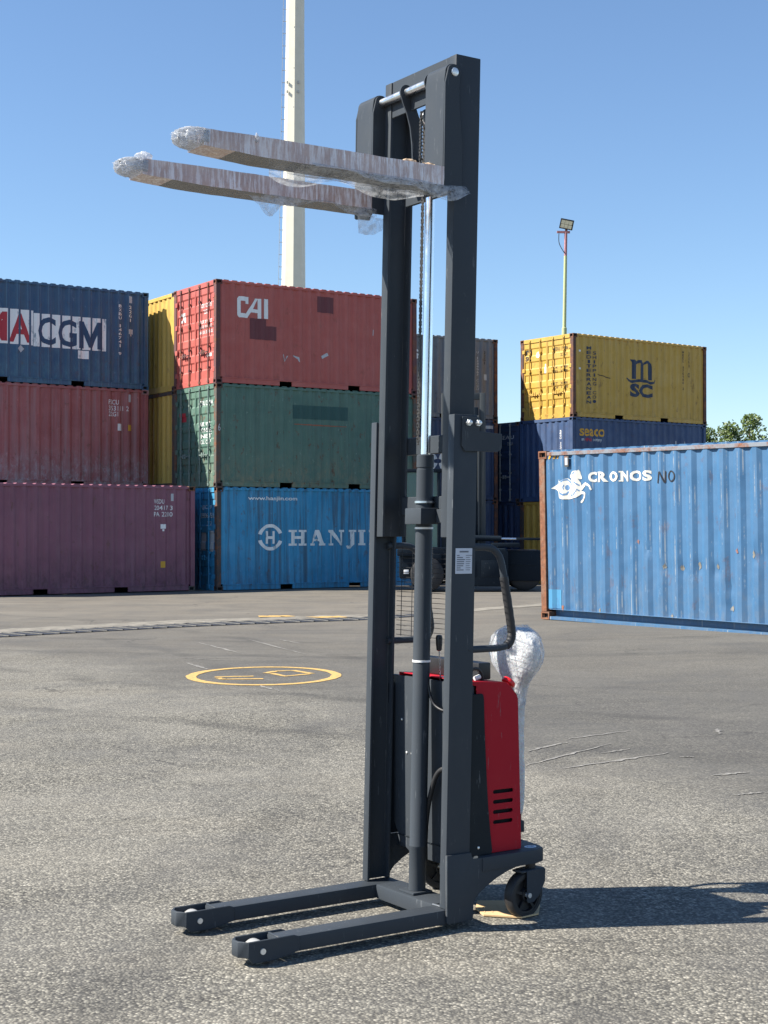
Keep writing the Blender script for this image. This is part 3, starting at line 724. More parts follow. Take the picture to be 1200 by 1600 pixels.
# left stack
c = container('dark blue container with a white CMA CGM panel, top of the leftmost stack', stack_m(FL_, 2), P['cma'], frame_m=P['cma'], cast_m=P['cma'])
decal(join(poly(rect(0.85, 2.86, 0.975, 1.86), rect(2.87, 4.853, 0.955, 1.80))), WHTw, c, name='logo_panel', skip_slope=True)
decal(join(T('C', 1.0, 1.47, 1.04, 1.77, 0.022), T('M', 1.52, 2.16, 1.04, 1.77, 0.022), T('A', 2.22, 2.80, 1.03, 1.76, 0.022)), LRED, c, lift=0.007, name='logo_lettering', skip_slope=True)
decal(join(T('C', 2.98, 3.46, 1.01, 1.72, 0.022), T('G', 3.52, 4.03, 1.0, 1.70, 0.022), poly(rect(4.09, 4.23, 0.99, 1.69), rect(4.60, 4.74, 0.99, 1.69), [(4.23, 1.69), (4.415, 1.25), (4.415, 1.02), (4.36, 1.02), (4.23, 1.36)], [(4.60, 1.69), (4.60, 1.36), (4.47, 1.02), (4.415, 1.02), (4.415, 1.25)])), LBLUE, c, lift=0.007, name='logo_lettering')
decal(TV('BXBU 146741 9', 5.20, 5.295, 0.873, 2.231, 0.02), WHT, c)
decal(TV('22G1', 5.495, 5.585, 1.768, 2.223, 0.02), WHT, c)
decal(join(poly(rect(5.488, 5.617, 1.455, 1.584), rect(5.53, 5.58, 1.40, 1.45))), WHTg, c, name='sticker')
decal(poly(rect(4.06, 4.36, 0.72, 0.93)), WHTw, c, name='scuff_mark')
decal(poly([(2.44, 0.87), (2.53, 0.965), (2.62, 0.87), (2.53, 0.772)]), WHTg, c, name='sticker')
decal(poly(rect(5.50, 5.60, 2.28, 2.46)), WHTg, c, name='data_plate')
c = container('scuffed maroon container marked FSCU under the dark blue CMA CGM one', stack_m(FL_, 1, -0.0), P['fscu'], frame_m=P['fscu'], cast_m=P['fscu'])
decal(join(T('FSCU', 4.924, 5.21, 2.17, 2.295), T('353111 2', 4.924, 5.493, 2.01, 2.135), T('22G1', 4.925, 5.189, 1.86, 1.98)), WHT, c)
decal(poly(rect(5.178, 5.293, 1.487, 1.671)), WHT, c, name='sticker')
decal(poly(rect(5.475, 5.576, 1.49, 1.649)), LYEL, c, name='sticker')
decal(poly(rect(5.49, 5.57, 2.25, 2.45)), WHTg, c, name='data_plate')
container('maroon container at ground level behind the plum one, hidden bottom of the leftmost stack', stack_m(FL_, 0), P['fscu'], frame_m=P['fscu'], cast_m=P['fscu'])
c = container('plum maroon container marked WSDU standing alone on the ground in front of the leftmost stack', FW, P['wsdu'], frame_m=P['wsdu'], cast_m=RFg)
decal(join(T('WSDU', 4.928, 5.207, 2.151, 2.26), T('20417 3', 4.939, 5.437, 1.996, 2.105), T('PA 2210', 4.929, 5.437, 1.839, 1.949)), WHT, c)
decal(join(poly(rect(5.121, 5.261, 1.54, 1.651), rect(5.16, 5.21, 1.48, 1.53))), WHT, c, name='sticker')
decal(poly(rect(5.123, 5.24, 0.588, 0.744)), LYEL, c, name='sticker')
decal(poly(rect(5.40, 5.46, 2.22, 2.40)), WHTg, c, name='data_plate')

# right stack
c = container('mustard yellow container with a big navy MSC logo, top of the right stack', stack_m(FM, 2, 0.03), P['msc'], front='door', post_m=RF, cast_m=RF, bar_m=P['msc'])
mz0, mz1 = 1.33, 1.947
mp_ = poly([(2.50, mz1), (2.70, mz1), (2.78, 1.90), (2.78, mz0), (2.60, mz0), (2.60, 1.86)],
           [(2.78, 1.80), (2.78, 1.89), (2.88, 1.95), (3.0, 1.95), (3.09, 1.88), (3.02, 1.80), (2.93, 1.86)], [(3.02, 1.80), (3.09, 1.88), (3.12, 1.80), (3.12, mz0), (2.96, mz0), (2.96, 1.83)],
           [(3.12, 1.80), (3.12, 1.87), (3.24, 1.95), (3.36, 1.95), (3.46, 1.86), (3.37, 1.79), (3.26, 1.86)], [(3.37, 1.79), (3.46, 1.86), (3.48, 1.78), (3.48, mz0), (3.30, mz0), (3.30, 1.83)])
decal(join(mp_, poly(*stroke2([(2.35, 1.345), (2.42, 1.27), (2.6, 1.24), (2.9, 1.29), (3.2, 1.285), (3.45, 1.235), (3.6, 1.26), (3.66, 1.345)], [0.03, 0.06, 0.09, 0.09, 0.09, 0.085, 0.06, 0.03])),
           T('SC', 2.518, 3.507, 0.753, 1.19, 0.05)), LNAVY, c, name='logo_lettering')
decal(join(TV('MEDITERRANEAN', 0.612, 0.776, 0.423, 2.245, 0.03), TV('SHIPPING CO.', 0.878, 0.997, 0.453, 2.103, 0.015)), LNAVY, c)
decal(join(TV('MEDU 170986 3', 4.91, 4.985, 1.085, 2.387), TV('22G1', 5.19, 5.26, 1.837, 2.364)), LBLK, c)
decal(poly(*ring2(5.22, 1.6, 0.06, 0.07, 0.02)), LBLK, c, name='sticker')
decal(poly(rect(0.27, 0.37, 2.04, 2.1), rect(0.27, 0.37, 1.49, 1.55)), WHT, c, name='sticker')
decal(poly(*stroke2([(1.05, 1.38), (1.35, 1.33), (1.6, 1.28)], 0.025)), LBLK, c, name='scuff_mark')
decal(join(T('m', 2.228, 1.938, 2.10, 2.26, 0.05), T('SC', 2.228, 1.953, 1.90, 2.06, 0.05)), LBLK, c, 'door', name='logo_lettering')
decal(poly([(1.64+0.1*math.cos(a*math.pi/8), 2.07+0.1*math.sin(a*math.pi/8)) for a in range(16)]), WHT, c, 'door', name='sticker')
decal(join(T('MEDU 170986 3', 0.966, 0.195, 2.12, 2.23), T('22G1', 0.60, 0.30, 1.93, 2.03), *[join(T(a, 1.02, 0.72, z, z+0.08), T('30.480', 0.60, 0.28, z, z+0.08)) for a, z in (('M.G.W.', 1.55), ('TARE', 1.43), ('NET', 1.05), ('CU.CAP', 0.93))]), LBLK, c, 'door')
decal(poly(rect(1.20, 1.33, 1.45, 1.75)), WHT, c, 'door', name='sticker')
c = container('navy blue container with yellow seaco letters under the mustard yellow one', stack_m(FM, 1, -0.03, -0.03), P['seaco'], front='end', frame_m=P['seaco'], cast_m=P['seaco'])
decal(T('seaco', 0.335, 1.393, 2.015, 2.254, 0.022), LYEL, c, name='logo_lettering')
decal(join(T('an', 0.405, 0.50, 1.875, 1.94), T('company', 0.92, 1.27, 1.845, 1.94)), WHT, c)
decal(T('HNA', 0.55, 0.88, 1.86, 1.97, 0.04), LRED, c)
decal(join(TV('SEGU 123456 7', 0.62, 0.50, 1.25, 2.22)), WHT, c, 'end')
decal(join(poly(rect(4.6, 4.64, 1.75, 2.0), rect(5.05, 5.09, 1.75, 2.0))), WHTg, c, name='sticker')
container('dull yellow container at ground level under the navy seaco one', stack_m(FM, 0, 0.0), P['msc'], front='end', post_m=RFd, cast_m=RFd)
c = container('dark navy container with shaded doors beside the navy seaco one', stack_m(FD, 1, 0.0), P['navy2'], front='door', frame_m=P['navy2'], cast_m=RFd, bar_m=M['bar'])
decal(join(T('SEAU', 1.0, 0.3, 2.05, 2.17), T('22G1', 0.6, 0.35, 1.85, 1.95)), WHTg, c, 'door')
container('dark navy container at ground level under the one with shaded doors', stack_m(FD, 0, 0.02), P['navy2'], front='end', frame_m=P['navy2'], cast_m=RFd)

# grey stack seen behind the lift truck
c = container('weathered grey container, top of the stack behind the dark forklift', stack_m(FG, 2), P['grey'], post_m=RF, cast_m=RFd)
decal(TV('U 1234567 COSU', 5.26, 5.357, 0.923, 2.193), WHTg, c)
decal(TV('22G1', 5.54, 5.62, 1.757, 2.209), LBLK, c)
decal(poly(rect(5.539, 5.661, 1.265, 1.45)), WHTg, c, name='sticker')
decal(T('S', 2.90, 3.174, 1.818, 2.118, 0.04), WHT, c)
c = container('dark blue container with big white letters, second in the stack behind the dark forklift', stack_m(FG, 1), P['navy2'], post_m=RF, cast_m=RF)
def cutO(x0, x1, z0_, z1_):
    cx, cz, rx, rz = (x0+x1)/2, (z0_+z1_)/2, (x1-x0)/2, (z1_-z0_)/2
    return poly(*ring2(cx, cz, rx, rz, 0.15, 14, 166, 16), *ring2(cx, cz, rx, rz, 0.15, 194, 346, 16))
decal(join(cutO(3.24, 3.80, 0.92, 1.52), cutO(3.84, 4.40, 0.92, 1.53)), WHT, c, name='logo_lettering')
decal(poly(rect(5.52, 5.9, 2.3, 2.40)), WHTg, c, name='sticker')
container('dark blue container at ground level behind the dark forklift', stack_m(FG, 0), P['navy2'], post_m=RF, cast_m=RF)

# single blue container on the right
c = container('bright blue container with a white winged sea horse emblem, alone on the right', FC, P['cronos'], L=12.192, front='end', frame_m=RFs, cast_m=RFo, rail_lip=True, group='shipping containers in the yard')
for ch in c.children:
    if ch.name.startswith('corner_post'): ch.data.materials[0] = RFo
    if ch.name.startswith('bottom_rail'): ch.data.materials[0] = P['cronos']
SPOTG = decal_paint('bare_scuffed_steel', (0.20, 0.19, 0.165), 1.0, (0.05, 0.13, 0.25), 22.0)
SPOTO = decal_paint('primer_showing', (0.26, 0.11, 0.07), 1.0, (0.05, 0.13, 0.25), 20.0)
def hz(p): return (0.247 + p[0]*0.000789, 2.426 - p[1]*0.0005636)
horse = [(0,735),(60,680),(150,625),(185,540),(215,485),(222,540),(250,550),(330,490),(420,465),(480,500),(510,540),(535,530),(530,470),(490,455),(485,400),(530,320),(590,275),(660,268),(710,265),(735,240),(765,300),(775,370),(800,450),(800,490),(760,500),(720,480),(745,540),(775,600),(780,680),(850,610),(910,580),(985,610),(1050,670),(1080,780),(1060,800),(1035,760),(1020,700),(930,650),(870,700),(800,790),(770,820),(850,830),(900,880),(880,960),(840,1060),(810,1110),(785,1135),(760,1120),(765,1080),(810,1040),(840,960),(850,905),(790,890),(750,930),(690,980),(560,1010),(450,1030),(330,1030),(240,1010),(195,960),(180,860),(150,800),(110,760),(60,750)]
CREAM = decal_paint('cream_white_emblem_paint', (0.60, 0.585, 0.53), 0.25, (0.12, 0.24, 0.42))
EMB = decal_paint('emblem_line_blue', (0.10, 0.20, 0.36), 0.1)
decal(poly([hz(p) for p in horse]), CREAM, c, name='logo_emblem')
det = []
for pts, w in (([(205,560),(205,760),(240,860),(320,905),(400,890),(450,820)], .02), ([(270,570),(340,510),(420,500),(500,570),(560,670)], .016), ([(620,560),(680,610),(750,665)], .014), ([(345,760),(325,700),(360,650)], .014), ([(540,945),(620,890),(690,790)], .012), ([(500,960),(530,860)], .012), ([(550,400),(590,340),(650,310)], .012), ([(690,760),(750,810)], .012)):
    det += stroke2([hz(p) for p in pts], w*1.5)
cx_, cz_ = hz((425, 715))
det.append([(cx_+0.042*math.cos(a*math.pi/6), cz_+0.042*math.sin(a*math.pi/6)) for a in range(12)])
decal(poly(*det), EMB, c, lift=0.006, name='emblem_detail')
cz0, cz1 = 2.096, 2.249
ser = [rect(xa-0.02, xa+0.03, zz_, zz_+0.02) for xa, zz_ in ((1.225, cz0), (1.225, cz1-0.02), (1.665, cz0), (1.665, cz1-0.02))]
decal(join(T('C', 1.046, 1.19, cz0, cz1, 0.045), T('R', 1.225, 1.42, cz0, cz1, 0.045), T('O', 1.44, 1.635, cz0, cz1, 0.045), T('N', 1.67, 1.84, cz0, cz1, 0.045), T('O', 1.875, 2.075, cz0, cz1, 0.045), T('S', 2.115, 2.263, cz0, cz1, 0.045), poly(*ser)), CREAM, c, name='logo_lettering')
decal(poly(*stroke2([(2.405, 2.06), (2.425, 2.22), (2.435, 2.225), (2.51, 2.065), (2.52, 2.07), (2.525, 2.23)], 0.018), *ring2(2.645, 2.155, 0.078, 0.083, 0.02)), LBLK, c, lift=0.006, name='hand_lettering')
decal(poly(*[[(0.2+0.075*k, 2.466), (0.235+0.075*k, 2.466), (0.265+0.075*k, 2.530), (0.23+0.075*k, 2.530)] for k in range(3)]), LYEL, c, name='hazard_mark')
decal(poly(rect(0.155, 0.42, 0.175, 0.465)), decal_paint('cyan_touch_up_paint', (0.05, 0.21, 0.37), 0.5, (0.05, 0.13, 0.27)), c, name='paint_patch')
for (a_, b_, r_, mm) in ((2.48, 0.88, 0.05, 'g'), (2.80, 0.86, 0.055, 'g'), (3.10, 0.90, 0.06, 'g'), (3.42, 0.90, 0.045, 'g'), (3.78, 1.12, 0.045, 'o'), (4.05, 1.08, 0.05, 'g'), (1.98, 1.22, 0.035, 'o'), (3.66, 0.33, 0.05, 'g'), (0.46, 0.20, 0.05, 'o'), (1.2, 0.19, 0.05, 'g'), (2.6, 0.18, 0.05, 'g')):
    pts_ = [(a_+0.7*r_*rnd.uniform(0.3, 1.1)*math.cos(k*math.pi/6), b_+r_*1.2*rnd.uniform(0.3, 1.1)*math.sin(k*math.pi/6)) for k in range(12)]
    decal(poly(pts_), SPOTG if mm == 'g' else SPOTO, c, name='scuff_mark')
MB().box(0.55, 0.635, 0.006, 0.014, 2.34, 2.50).obj('data_plate', RFg, c, bevel=0.003)
MB().box(0.567, 0.618, 0.002, 0.006, 2.365, 2.475).obj('data_plate', M['label'], c)

# ------------------------------------------------------------------ the stacker
st = thing('pallet_stacker', 'dark grey hand pallet stacker with red cover and raised plastic wrapped forks', 'pallet stacker', frame(0.236, 5.588, 0.0, 33.5))
LEAN = 0.024
def lean(x, y, z): return (x+LEAN*z, y, z)
def po(mb, name, mat, parent=st, ln=False, **kw):
    if ln: mb.xf(lean)
    return mb.obj(name, mat, parent, **kw)
S = M['slate']
# straddle legs with open toes for the load rollers
def leg(y0, y1):
    b = MB()
    b.box(-0.72, 0.118, y0, y1, 0.026, 0.082)
    lg = po(b, 'leg', S, bevel=0.009, seg=2)
    t = MB()
    w = 0.008; tx = -0.868
    for ya, yb in ((y0-0.004, y0-0.004+w), (y1+0.004-w, y1+0.004)):
        t.prism([(-0.70, 0.018), (-0.745, 0.012), (-0.822, 0.012), (-0.842, 0.034), (-0.842, 0.088), (-0.66, 0.088), (-0.64, 0.080), (-0.64, 0.03)], 'y', ya, yb)
    ym = (y0+y1)/2
    t.prism([(-0.840, y0-0.004), (-0.840, y0+w-0.004), (tx+0.01, ym-0.02+w), (tx+0.01, ym+0.02-w), (-0.840, y1-w+0.004), (-0.840, y1+0.004), (tx, ym+0.022), (tx, ym-0.022)], 'z', 0.034, 0.088)
    t.box(-0.715, -0.705, y0+w-0.004, y1-w+0.004, 0.03, 0.086)
    po(t, 'toe_bracket', S, lg, bevel=0.002, seg=1)
    r = MB().lathe([(0.008, -0.032), (0.034, -0.032), (0.0385, -0.027), (0.0385, 0.027), (0.034, 0.032), (0.008, 0.032)], (-0.785, ym, 0.0400), 'y', 28)
    po(r, 'load_roller', M['nylon'], lg)
    pn = MB().cyl((-0.785, y0-0.009, 0.05), (-0.785, y1+0.009, 0.05), 0.0105, 18)
    po(pn, 'axle_pin', M['bolt'], lg)
    return lg
leg(0.0, 0.092); leg(0.482, 0.574)
cb = MB().box(-0.004, 0.1185, 0.0925, 0.4815, 0.026, 0.084); po(cb, 'crossbeam', S, bevel=0.008)
po(MB().box(0.008, 0.100, 0.235, 0.335, 0.0845, 0.094), 'cylinder_foot', S, bevel=0.003)
wl = MB()
wl.tube(bez([(-0.002, 0.0, 0.084), (-0.002, 0.05, 0.0855), (-0.002, 0.09, 0.084)], 4), 0.004, 8)
w2 = MB().tube([(-0.008, -0.007, 0.06), (-0.008, -0.007, 0.285)], 0.004, 8); w3 = MB().tube([(-0.002, 0.555, 0.086), (0.03, 0.58, 0.088), (0.09, 0.58, 0.088)], 0.004, 8)
po(wl, 'weld_bead', M['weld']); po(w2, 'weld_bead', M['weld']); po(w3, 'weld_bead', M['weld'])
# outer mast channels (open towards each other), inner mast channels, and their ties
def channel(y_out, sgn, a0, a1, z0, z1, fl, th=0.007):
    b = MB(); y = lambda d: y_out + sgn*d
    b.prism([(a0, y(0)), (a1, y(0)), (a1, y(fl)), (a1-0.011, y(fl)), (a1-0.011, y(th)), (a0+0.011, y(th)), (a0+0.011, y(fl)), (a0, y(fl))], 'z', z0, z1)
    return b
po(channel(0.0, 1, -0.012, 0.098, 0.084, 1.934, 0.038), 'outer_mast_rail', S, ln=True, bevel=0.0035, seg=2)
po(channel(0.572, -1, -0.012, 0.098, 0.0845, 1.934, 0.038), 'outer_mast_rail', S, ln=True, bevel=0.0035, seg=2)
po(channel(0.042, 1, -0.004, 0.112, 1.47, 3.31, 0.044), 'inner_mast_rail', S, ln=True, bevel=0.0035, seg=2)
po(channel(0.530, -1, -0.004, 0.112, 1.47, 3.31, 0.044), 'inner_mast_rail', S, ln=True, bevel=0.0035, seg=2)
po(MB().box(0.002, 0.012, 0.0475, 0.5245, 3.165, 3.312).box(0.0125, 0.11, 0.0497, 0.5223, 3.300, 3.309), 'top_crossbeam', S, ln=True, bevel=0.002, seg=1)
po(MB().box(0.085, 0.108, 0.088, 0.484, 1.555, 1.63), 'mast_tie', S, ln=True, bevel=0.003, seg=1)
po(MB().box(0.1125, 0.130, 0.03, 0.542, 1.800, 1.872), 'mast_tie', S, ln=True, bevel=0.003, seg=1)
po(MB().box(0.0, 0.085, 0.088, 0.09, 1.49, 1.6), 'roller_plate', S, ln=True)
# lift cylinder
cy = MB().lathe([(0.0335, 0.095), (0.0335, 0.262), (0.0345, 0.264), (0.0345, 0.268), (0.0335, 0.27), (0.0335, 1.735), (0.0315, 1.737), (0.0315, 1.742), (0.0345, 1.744), (0.0345, 1.79), (0.031, 1.794), (0.019, 1.795)], (0.054, 0.279, 0), 'z', 32)
lc = po(cy, 'lift_cylinder', S, ln=True)
po(MB().cyl((0.054, 0.279, 1.78), (0.054, 0.279, 3.12), 0.0195, 28), 'piston_rod', M['chrome'], lc, ln=True)
for z, r in ((1.535-0.03, 0.0362), (0.985, 0.0362), (1.607, 0.0405)):
    po(MB().lathe([(0.0325, z-0.004), (r, z-0.004), (r, z+0.004), (0.0325, z+0.004)], (0.054, 0.279, 0), 'z', 32, closed=True), 'cable_tie' if z < 1.6 else 'hose_clamp', M['white'] if z < 1.6 else M['zinc'], lc, ln=True)
po(MB().box(-0.012, 0.075, 0.208, 0.318, 1.520, 1.583), 'cylinder_bracket', S, ln=True, bevel=0.004)
po(MB().box(0.06, 0.084, 0.09, 0.2075, 1.525, 1.578), 'bracket_arm', S, ln=True, bevel=0.002, seg=1)
# chain wheel and chain
sp = MB().lathe([(0.012, -0.012), (0.030, -0.014), (0.040, -0.010), (0.034, -0.006), (0.034, 0.006), (0.040, 0.010), (0.030, 0.014), (0.012, 0.012)], (0.046, 0.283, 3.125), 'y', 24)
po(sp, 'chain_wheel', M['zinc'], ln=True)
ch = MB()
def chain_run(a, y, z0, z1):
    z = z0; k = 0
    while z < z1:
        for q in ((-0.005, -0.003), (0.003, 0.005)) if k % 2 else ((-0.0025, -0.0007), (0.0007, 0.0025)):
            ch.prism([(a-0.004, z+0.002), (a+0.004, z+0.002), (a+0.005, z+0.006), (a+0.003, z+0.011), (a+0.005, z+0.016), (a+0.004, z+0.020), (a-0.004, z+0.020), (a-0.005, z+0.016), (a-0.003, z+0.011), (a-0.005, z+0.006)], 'y', y+q[0], y+q[1])
        z += 0.0135; k += 1
chain_run(0.005, 0.283, 2.83, 3.13); chain_run(0.036, 0.306, 1.83, 3.13)
po(ch, 'lift_chain', M['chain'], ln=True)

# forks: shank, hook plates on the shaft, wrapped blade
def ringhook(y0, y1, a_c=-0.019, zc=3.234, zb=2.78, back_=0.045):
    b = MB(); n = 16; R_ = 0.031
    arc = [(a_c+R_*math.cos(math.radians(t)), zc+R_*math.sin(math.radians(t))) for t in [150-180*k/n for k in range(n+1)]]
    p = arc + [(a_c+0.030, zc-0.02), (a_c+0.024, zc-0.06), (a_c+0.028, zc-0.13), (a_c+0.036, zc-0.2), (a_c+back_, zc-0.28), (a_c+back_, zb+0.03), (a_c+back_-0.012, zb), (a_c-0.038, zb), (a_c-0.041, zc-0.045)]
    b.prism(p, 'y', y0, y1); return b
FILM = None
def film(name, alpha, white=0.5, bmp=0.6, sc=60):
    m, t, b = nt(name); v = coords(t)
    out = t.nodes['Material Output']; tr = N(t, 'ShaderNodeBsdfTransparent'); tr.inputs[0].default_value = (0.95, 0.97, 1, 1)
    b.inputs['Base Color'].default_value = (0.75, 0.77, 0.8, 1); b.inputs['Roughness'].default_value = 0.16
    tl = N(t, 'ShaderNodeBsdfTranslucent'); tl.inputs[0].default_value = (0.7, 0.72, 0.75, 1)
    m1 = N(t, 'ShaderNodeMixShader'); m1.inputs[0].default_value = 0.35; t.links.new(b.outputs[0], m1.inputs[1]); t.links.new(tl.outputs[0], m1.inputs[2])
    ms = N(t, 'ShaderNodeMixShader')
    fac = ramp(t, noise(t, v, sc*0.4, 6, 0.75), [(0.36, max(0.02, alpha-0.28)), (0.5, alpha), (0.68, min(1, alpha+0.42))])
    t.links.new(fac, ms.inputs[0]); t.links.new(tr.outputs[0], ms.inputs[1]); t.links.new(m1.outputs[0], ms.inputs[2]); t.links.new(ms.outputs[0], out.inputs[0])
    bp = N(t, 'ShaderNodeBump'); bp.inputs['Strength'].default_value = bmp; bp.inputs['Distance'].default_value = 0.006
    t.links.new(noise(t, v, sc, 5, 0.7, 1.2), bp.inputs['Height'])
    t.links.new(bp.outputs[0], b.inputs['Normal']); t.links.new(bp.outputs[0], tl.inputs['Normal'])
    return m
M['film'] = film('clear_wrap_film', 0.42, bmp=0.8, sc=70)
M['crumple'] = film('crumpled_wrap_film', 0.6, bmp=1.0, sc=95)
M['forksteel'] = plain('film_covered_steel', (0.085, 0.088, 0.09), 0.25, 0.0, 0.3, scale=18, bmp=0.5)
def wrapcard():
    m, t, b = nt('film_wrapped_cardboard'); v = coords(t, (1, 1, 0.22))
    c = ramp(t, noise(t, coords(t), 9, 6, 0.65), [(0.3, (0.42, 0.29, 0.25)), (0.7, (0.56, 0.41, 0.36))])
    w = ramp(t, noise(t, coords(t, (1, 1, 0.1)), 70, 6, 0.78, 0.2), [(0.47, 0.0), (0.57, 0.85)])
    w2 = ramp(t, noise(t, coords(t), 5, 4, 0.6), [(0.35, 0.35), (0.65, 1.0)])
    c = mix(t, math_(t, 'MULTIPLY', w, w2), c, (0.88, 0.86, 0.88))
    t.links.new(c, b.inputs['Base Color'])
    t.links.new(ramp(t, noise(t, coords(t), 30, 4), [(0.35, 0.15), (0.65, 0.6)]), b.inputs['Roughness'])
    bump(t, noise(t, v, 85, 5, 0.75, 0.4), 0.6, 0.004, b)
    b.inputs['Coat Weight'].default_value = 0.6; b.inputs['Coat Roughness'].default_value = 0.12
    return m
M['card'] = wrapcard()
from mathutils import noise as mnoise
def lumpy(mb, amp, sc, seed=0.0):
    def f(x, y, z):
        p = Vector((x*sc+seed, y*sc, z*sc)); n = mnoise.noise_vector(p) + 0.5*mnoise.noise_vector(p*2.3)
        return (x+n.x*amp, y+n.y*amp, z+n.z*amp)
    return mb.xf(f)
def gridbox(x0, x1, y0, y1, z0, z1, nx, ny, nz):
    """closed box with subdivided faces"""
    bm = bmesh.new(); b = MB(); idx = {}
    def V(i, j, k):
        q = (i, j, k)
        if q not in idx: idx[q] = len(b.v); b.v.append((x0+(x1-x0)*i/nx, y0+(y1-y0)*j/ny, z0+(z1-z0)*k/nz))
        return idx[q]
    bm.free()
    def F(*q): b.f.append([V(*p) for p in q]); b.m.append(0)
    for i in range(nx):
        for j in range(ny):
            F((i,j,0),(i,j+1,0),(i+1,j+1,0),(i+1,j,0)); F((i,j,nz),(i+1,j,nz),(i+1,j+1,nz),(i,j+1,nz))
        for k in range(nz):
            F((i,0,k),(i+1,0,k),(i+1,0,k+1),(i,0,k+1)); F((i,ny,k),(i,ny,k+1),(i+1,ny,k+1),(i+1,ny,k))
    for j in range(ny):
        for k in range(nz):
            F((0,j,k),(0,j,k+1),(0,j+1,k+1),(0,j+1,k)); F((nx,j,k),(nx,j+1,k),(nx,j+1,k+1),(nx,j,k+1))
    return b
def sheet_film(path_fn, nu, nv):
    b = MB(); b.add([path_fn(i/nu, j/nv) for j in range(nv+1) for i in range(nu+1)],
                    [(j*(nu+1)+i, j*(nu+1)+i+1, (j+1)*(nu+1)+i+1, (j+1)*(nu+1)+i) for j in range(nv) for i in range(nu)])
    return b
def blob(c, rx, ry, rz, amp, sc, seed, n=28, m=18):
    b = MB(); prof_ = [(math.sin(math.pi*i/m), -math.cos(math.pi*i/m)) for i in range(m+1)]
    prof_[0] = (0.001, -1); prof_[-1] = (0.001, 1)
    b.lathe(prof_, (0, 0, 0), 'z', n); b.xf(lambda x, y, z: (c[0]+x*rx, c[1]+y*ry, c[2]+z*rz)); return lumpy(b, amp, sc, seed)
def bag(a0, a1, y0, y1, z0, z1, seed, op):
    """loose film gathered over the end of a blade: pleated, closing to a ragged end"""
    b = MB(); n, m = 72, 16; ym, zm = (y0+y1)/2, (z0+z1)/2; vs = []
    for i in range(m+1):
        u = i/m; a = a0+0.022*op + (a1-a0-0.022*op)*u
        k = (1.07 - 0.30*u*u - 0.35*max(0, u-0.7)/0.3*max(0, u-0.7)/0.3) * (0.9+0.1*op)
        for j in range(n):
            t = 2*math.pi*j/n; c_, s_ = math.cos(t), math.sin(t); q = 0.55
            cy_, sz_ = math.copysign(abs(c_)**q, c_), math.copysign(abs(s_)**q, s_)
            p = Vector((c_*2.6+seed, s_*2.6, u*2.2))
            rg = 1-2*abs(mnoise.noise(p*1.7)) ; r2 = mnoise.noise(p*4.3); r3 = mnoise.noise(p*9.0)
            kk = k*(1 + (0.12*(rg-0.5) + 0.09*r2 + 0.06*r3)*min(1, u*3+0.05))
            vs.append((a + 0.014*r2*u + 0.009*r3*u, ym+cy_*(y1-y0)/2*kk, zm+sz_*(z1-z0)/2*kk + 0.004*u))
    b.add(vs, [(i*n+j, i*n+(j+1) % n, (i+1)*n+(j+1) % n, (i+1)*n+j) for i in range(m) for j in range(n)])
    c0 = len(b.v); b.v.append((a1+0.015, ym, zm)); base = m*n
    for j in range(n): b.f.append([base+j, base+(j+1) % n, c0]); b.m.append(0)
    return b
def sickle(y0, y1, ac=-0.019, zc=3.234, zb=2.86, rear=0.075):
    R_ = 0.031
    arc = [(ac+R_*math.cos(math.radians(t)), zc+R_*math.sin(math.radians(t))) for t in range(205, -31, -12)]
    fr = [(ac+0.034, zb), (ac+0.034, zc-0.26), (ac+0.030, zc-0.20), (ac+0.020, zc-0.135), (ac+0.002, zc-0.08), (ac-0.016, zc-0.045)]
    return MB().prism(arc + [(ac+0.045, zc-0.05), (ac+rear, zc-0.12), (ac+rear, zb+0.02), (ac+rear-0.015, zb)] + fr, 'y', y0, y1)
def fork(y0, y1, seed, near=True):
    ac, zc_ = -0.019, 3.234
    arc = [(ac+0.036*math.cos(math.radians(t)), zc_+0.034*math.sin(math.radians(t))) for t in range(172, 49, -8)]
    arc2 = [(ac+0.026*math.cos(math.radians(t)), zc_+0.025*math.sin(math.radians(t))) for t in range(50, 173, 8)]
    f = po(MB().prism([(-0.0585, 2.775), (-0.0585, zc_-0.03)]+arc+arc2+[(-0.0485, zc_-0.03), (-0.0485, 2.775)], 'y', y0+0.0045, y1-0.0045), 'fork', S, ln=True, bevel=0.0015, seg=1)
    po(ringhook(y0-0.004, y0+0.004), 'hook_plate', S, f, ln=True, bevel=0.0012, seg=1)
    if not near: po(ringhook(y1-0.004, y1+0.004), 'hook_plate', S, f, ln=True, bevel=0.0012, seg=1)
    b = gridbox(-1.060, -0.033, y0-0.003, y1+0.003, 2.797, 2.868, 60, 8, 5)
    def taper(x, y, z):
        k = max(0, (-0.815-x)/0.245); ym = (y0+y1)/2
        return (x, ym+(y-ym)*(1-0.10*k), z + (0.012*k if z < 2.83 else -0.001*k))
    b.xf(taper); lumpy(b, 0.0016, 12, seed)
    b.m = [1 if all(b.v[i][2] < 2.822 for i in fc) and abs(sum((b.v[fc[k]][0]*b.v[fc[(k+1) % len(fc)]][1]-b.v[fc[(k+1) % len(fc)]][0]*b.v[fc[k]][1]) for k in range(len(fc)))) > 2.5e-4 and max(b.v[i][0] for i in fc) > -0.93 else 0 for fc in b.f]
    bl = po(b, 'wrapped_blade', [M['card'], M['forksteel']], f, ln=True, ang=42)
    for k, (ln_, op) in enumerate(((0.088, 1.0), (0.070, 0.88))):
        po(bag(-1.062, -1.050-ln_, y0+0.002, y1-0.002, 2.812, 2.871, seed+k*5.3, op), 'crumpled_wrap', M['crumple'], bl, ln=True, ang=30)
    return f, bl
fk, bl = fork(0.036, 0.169, 1.3)
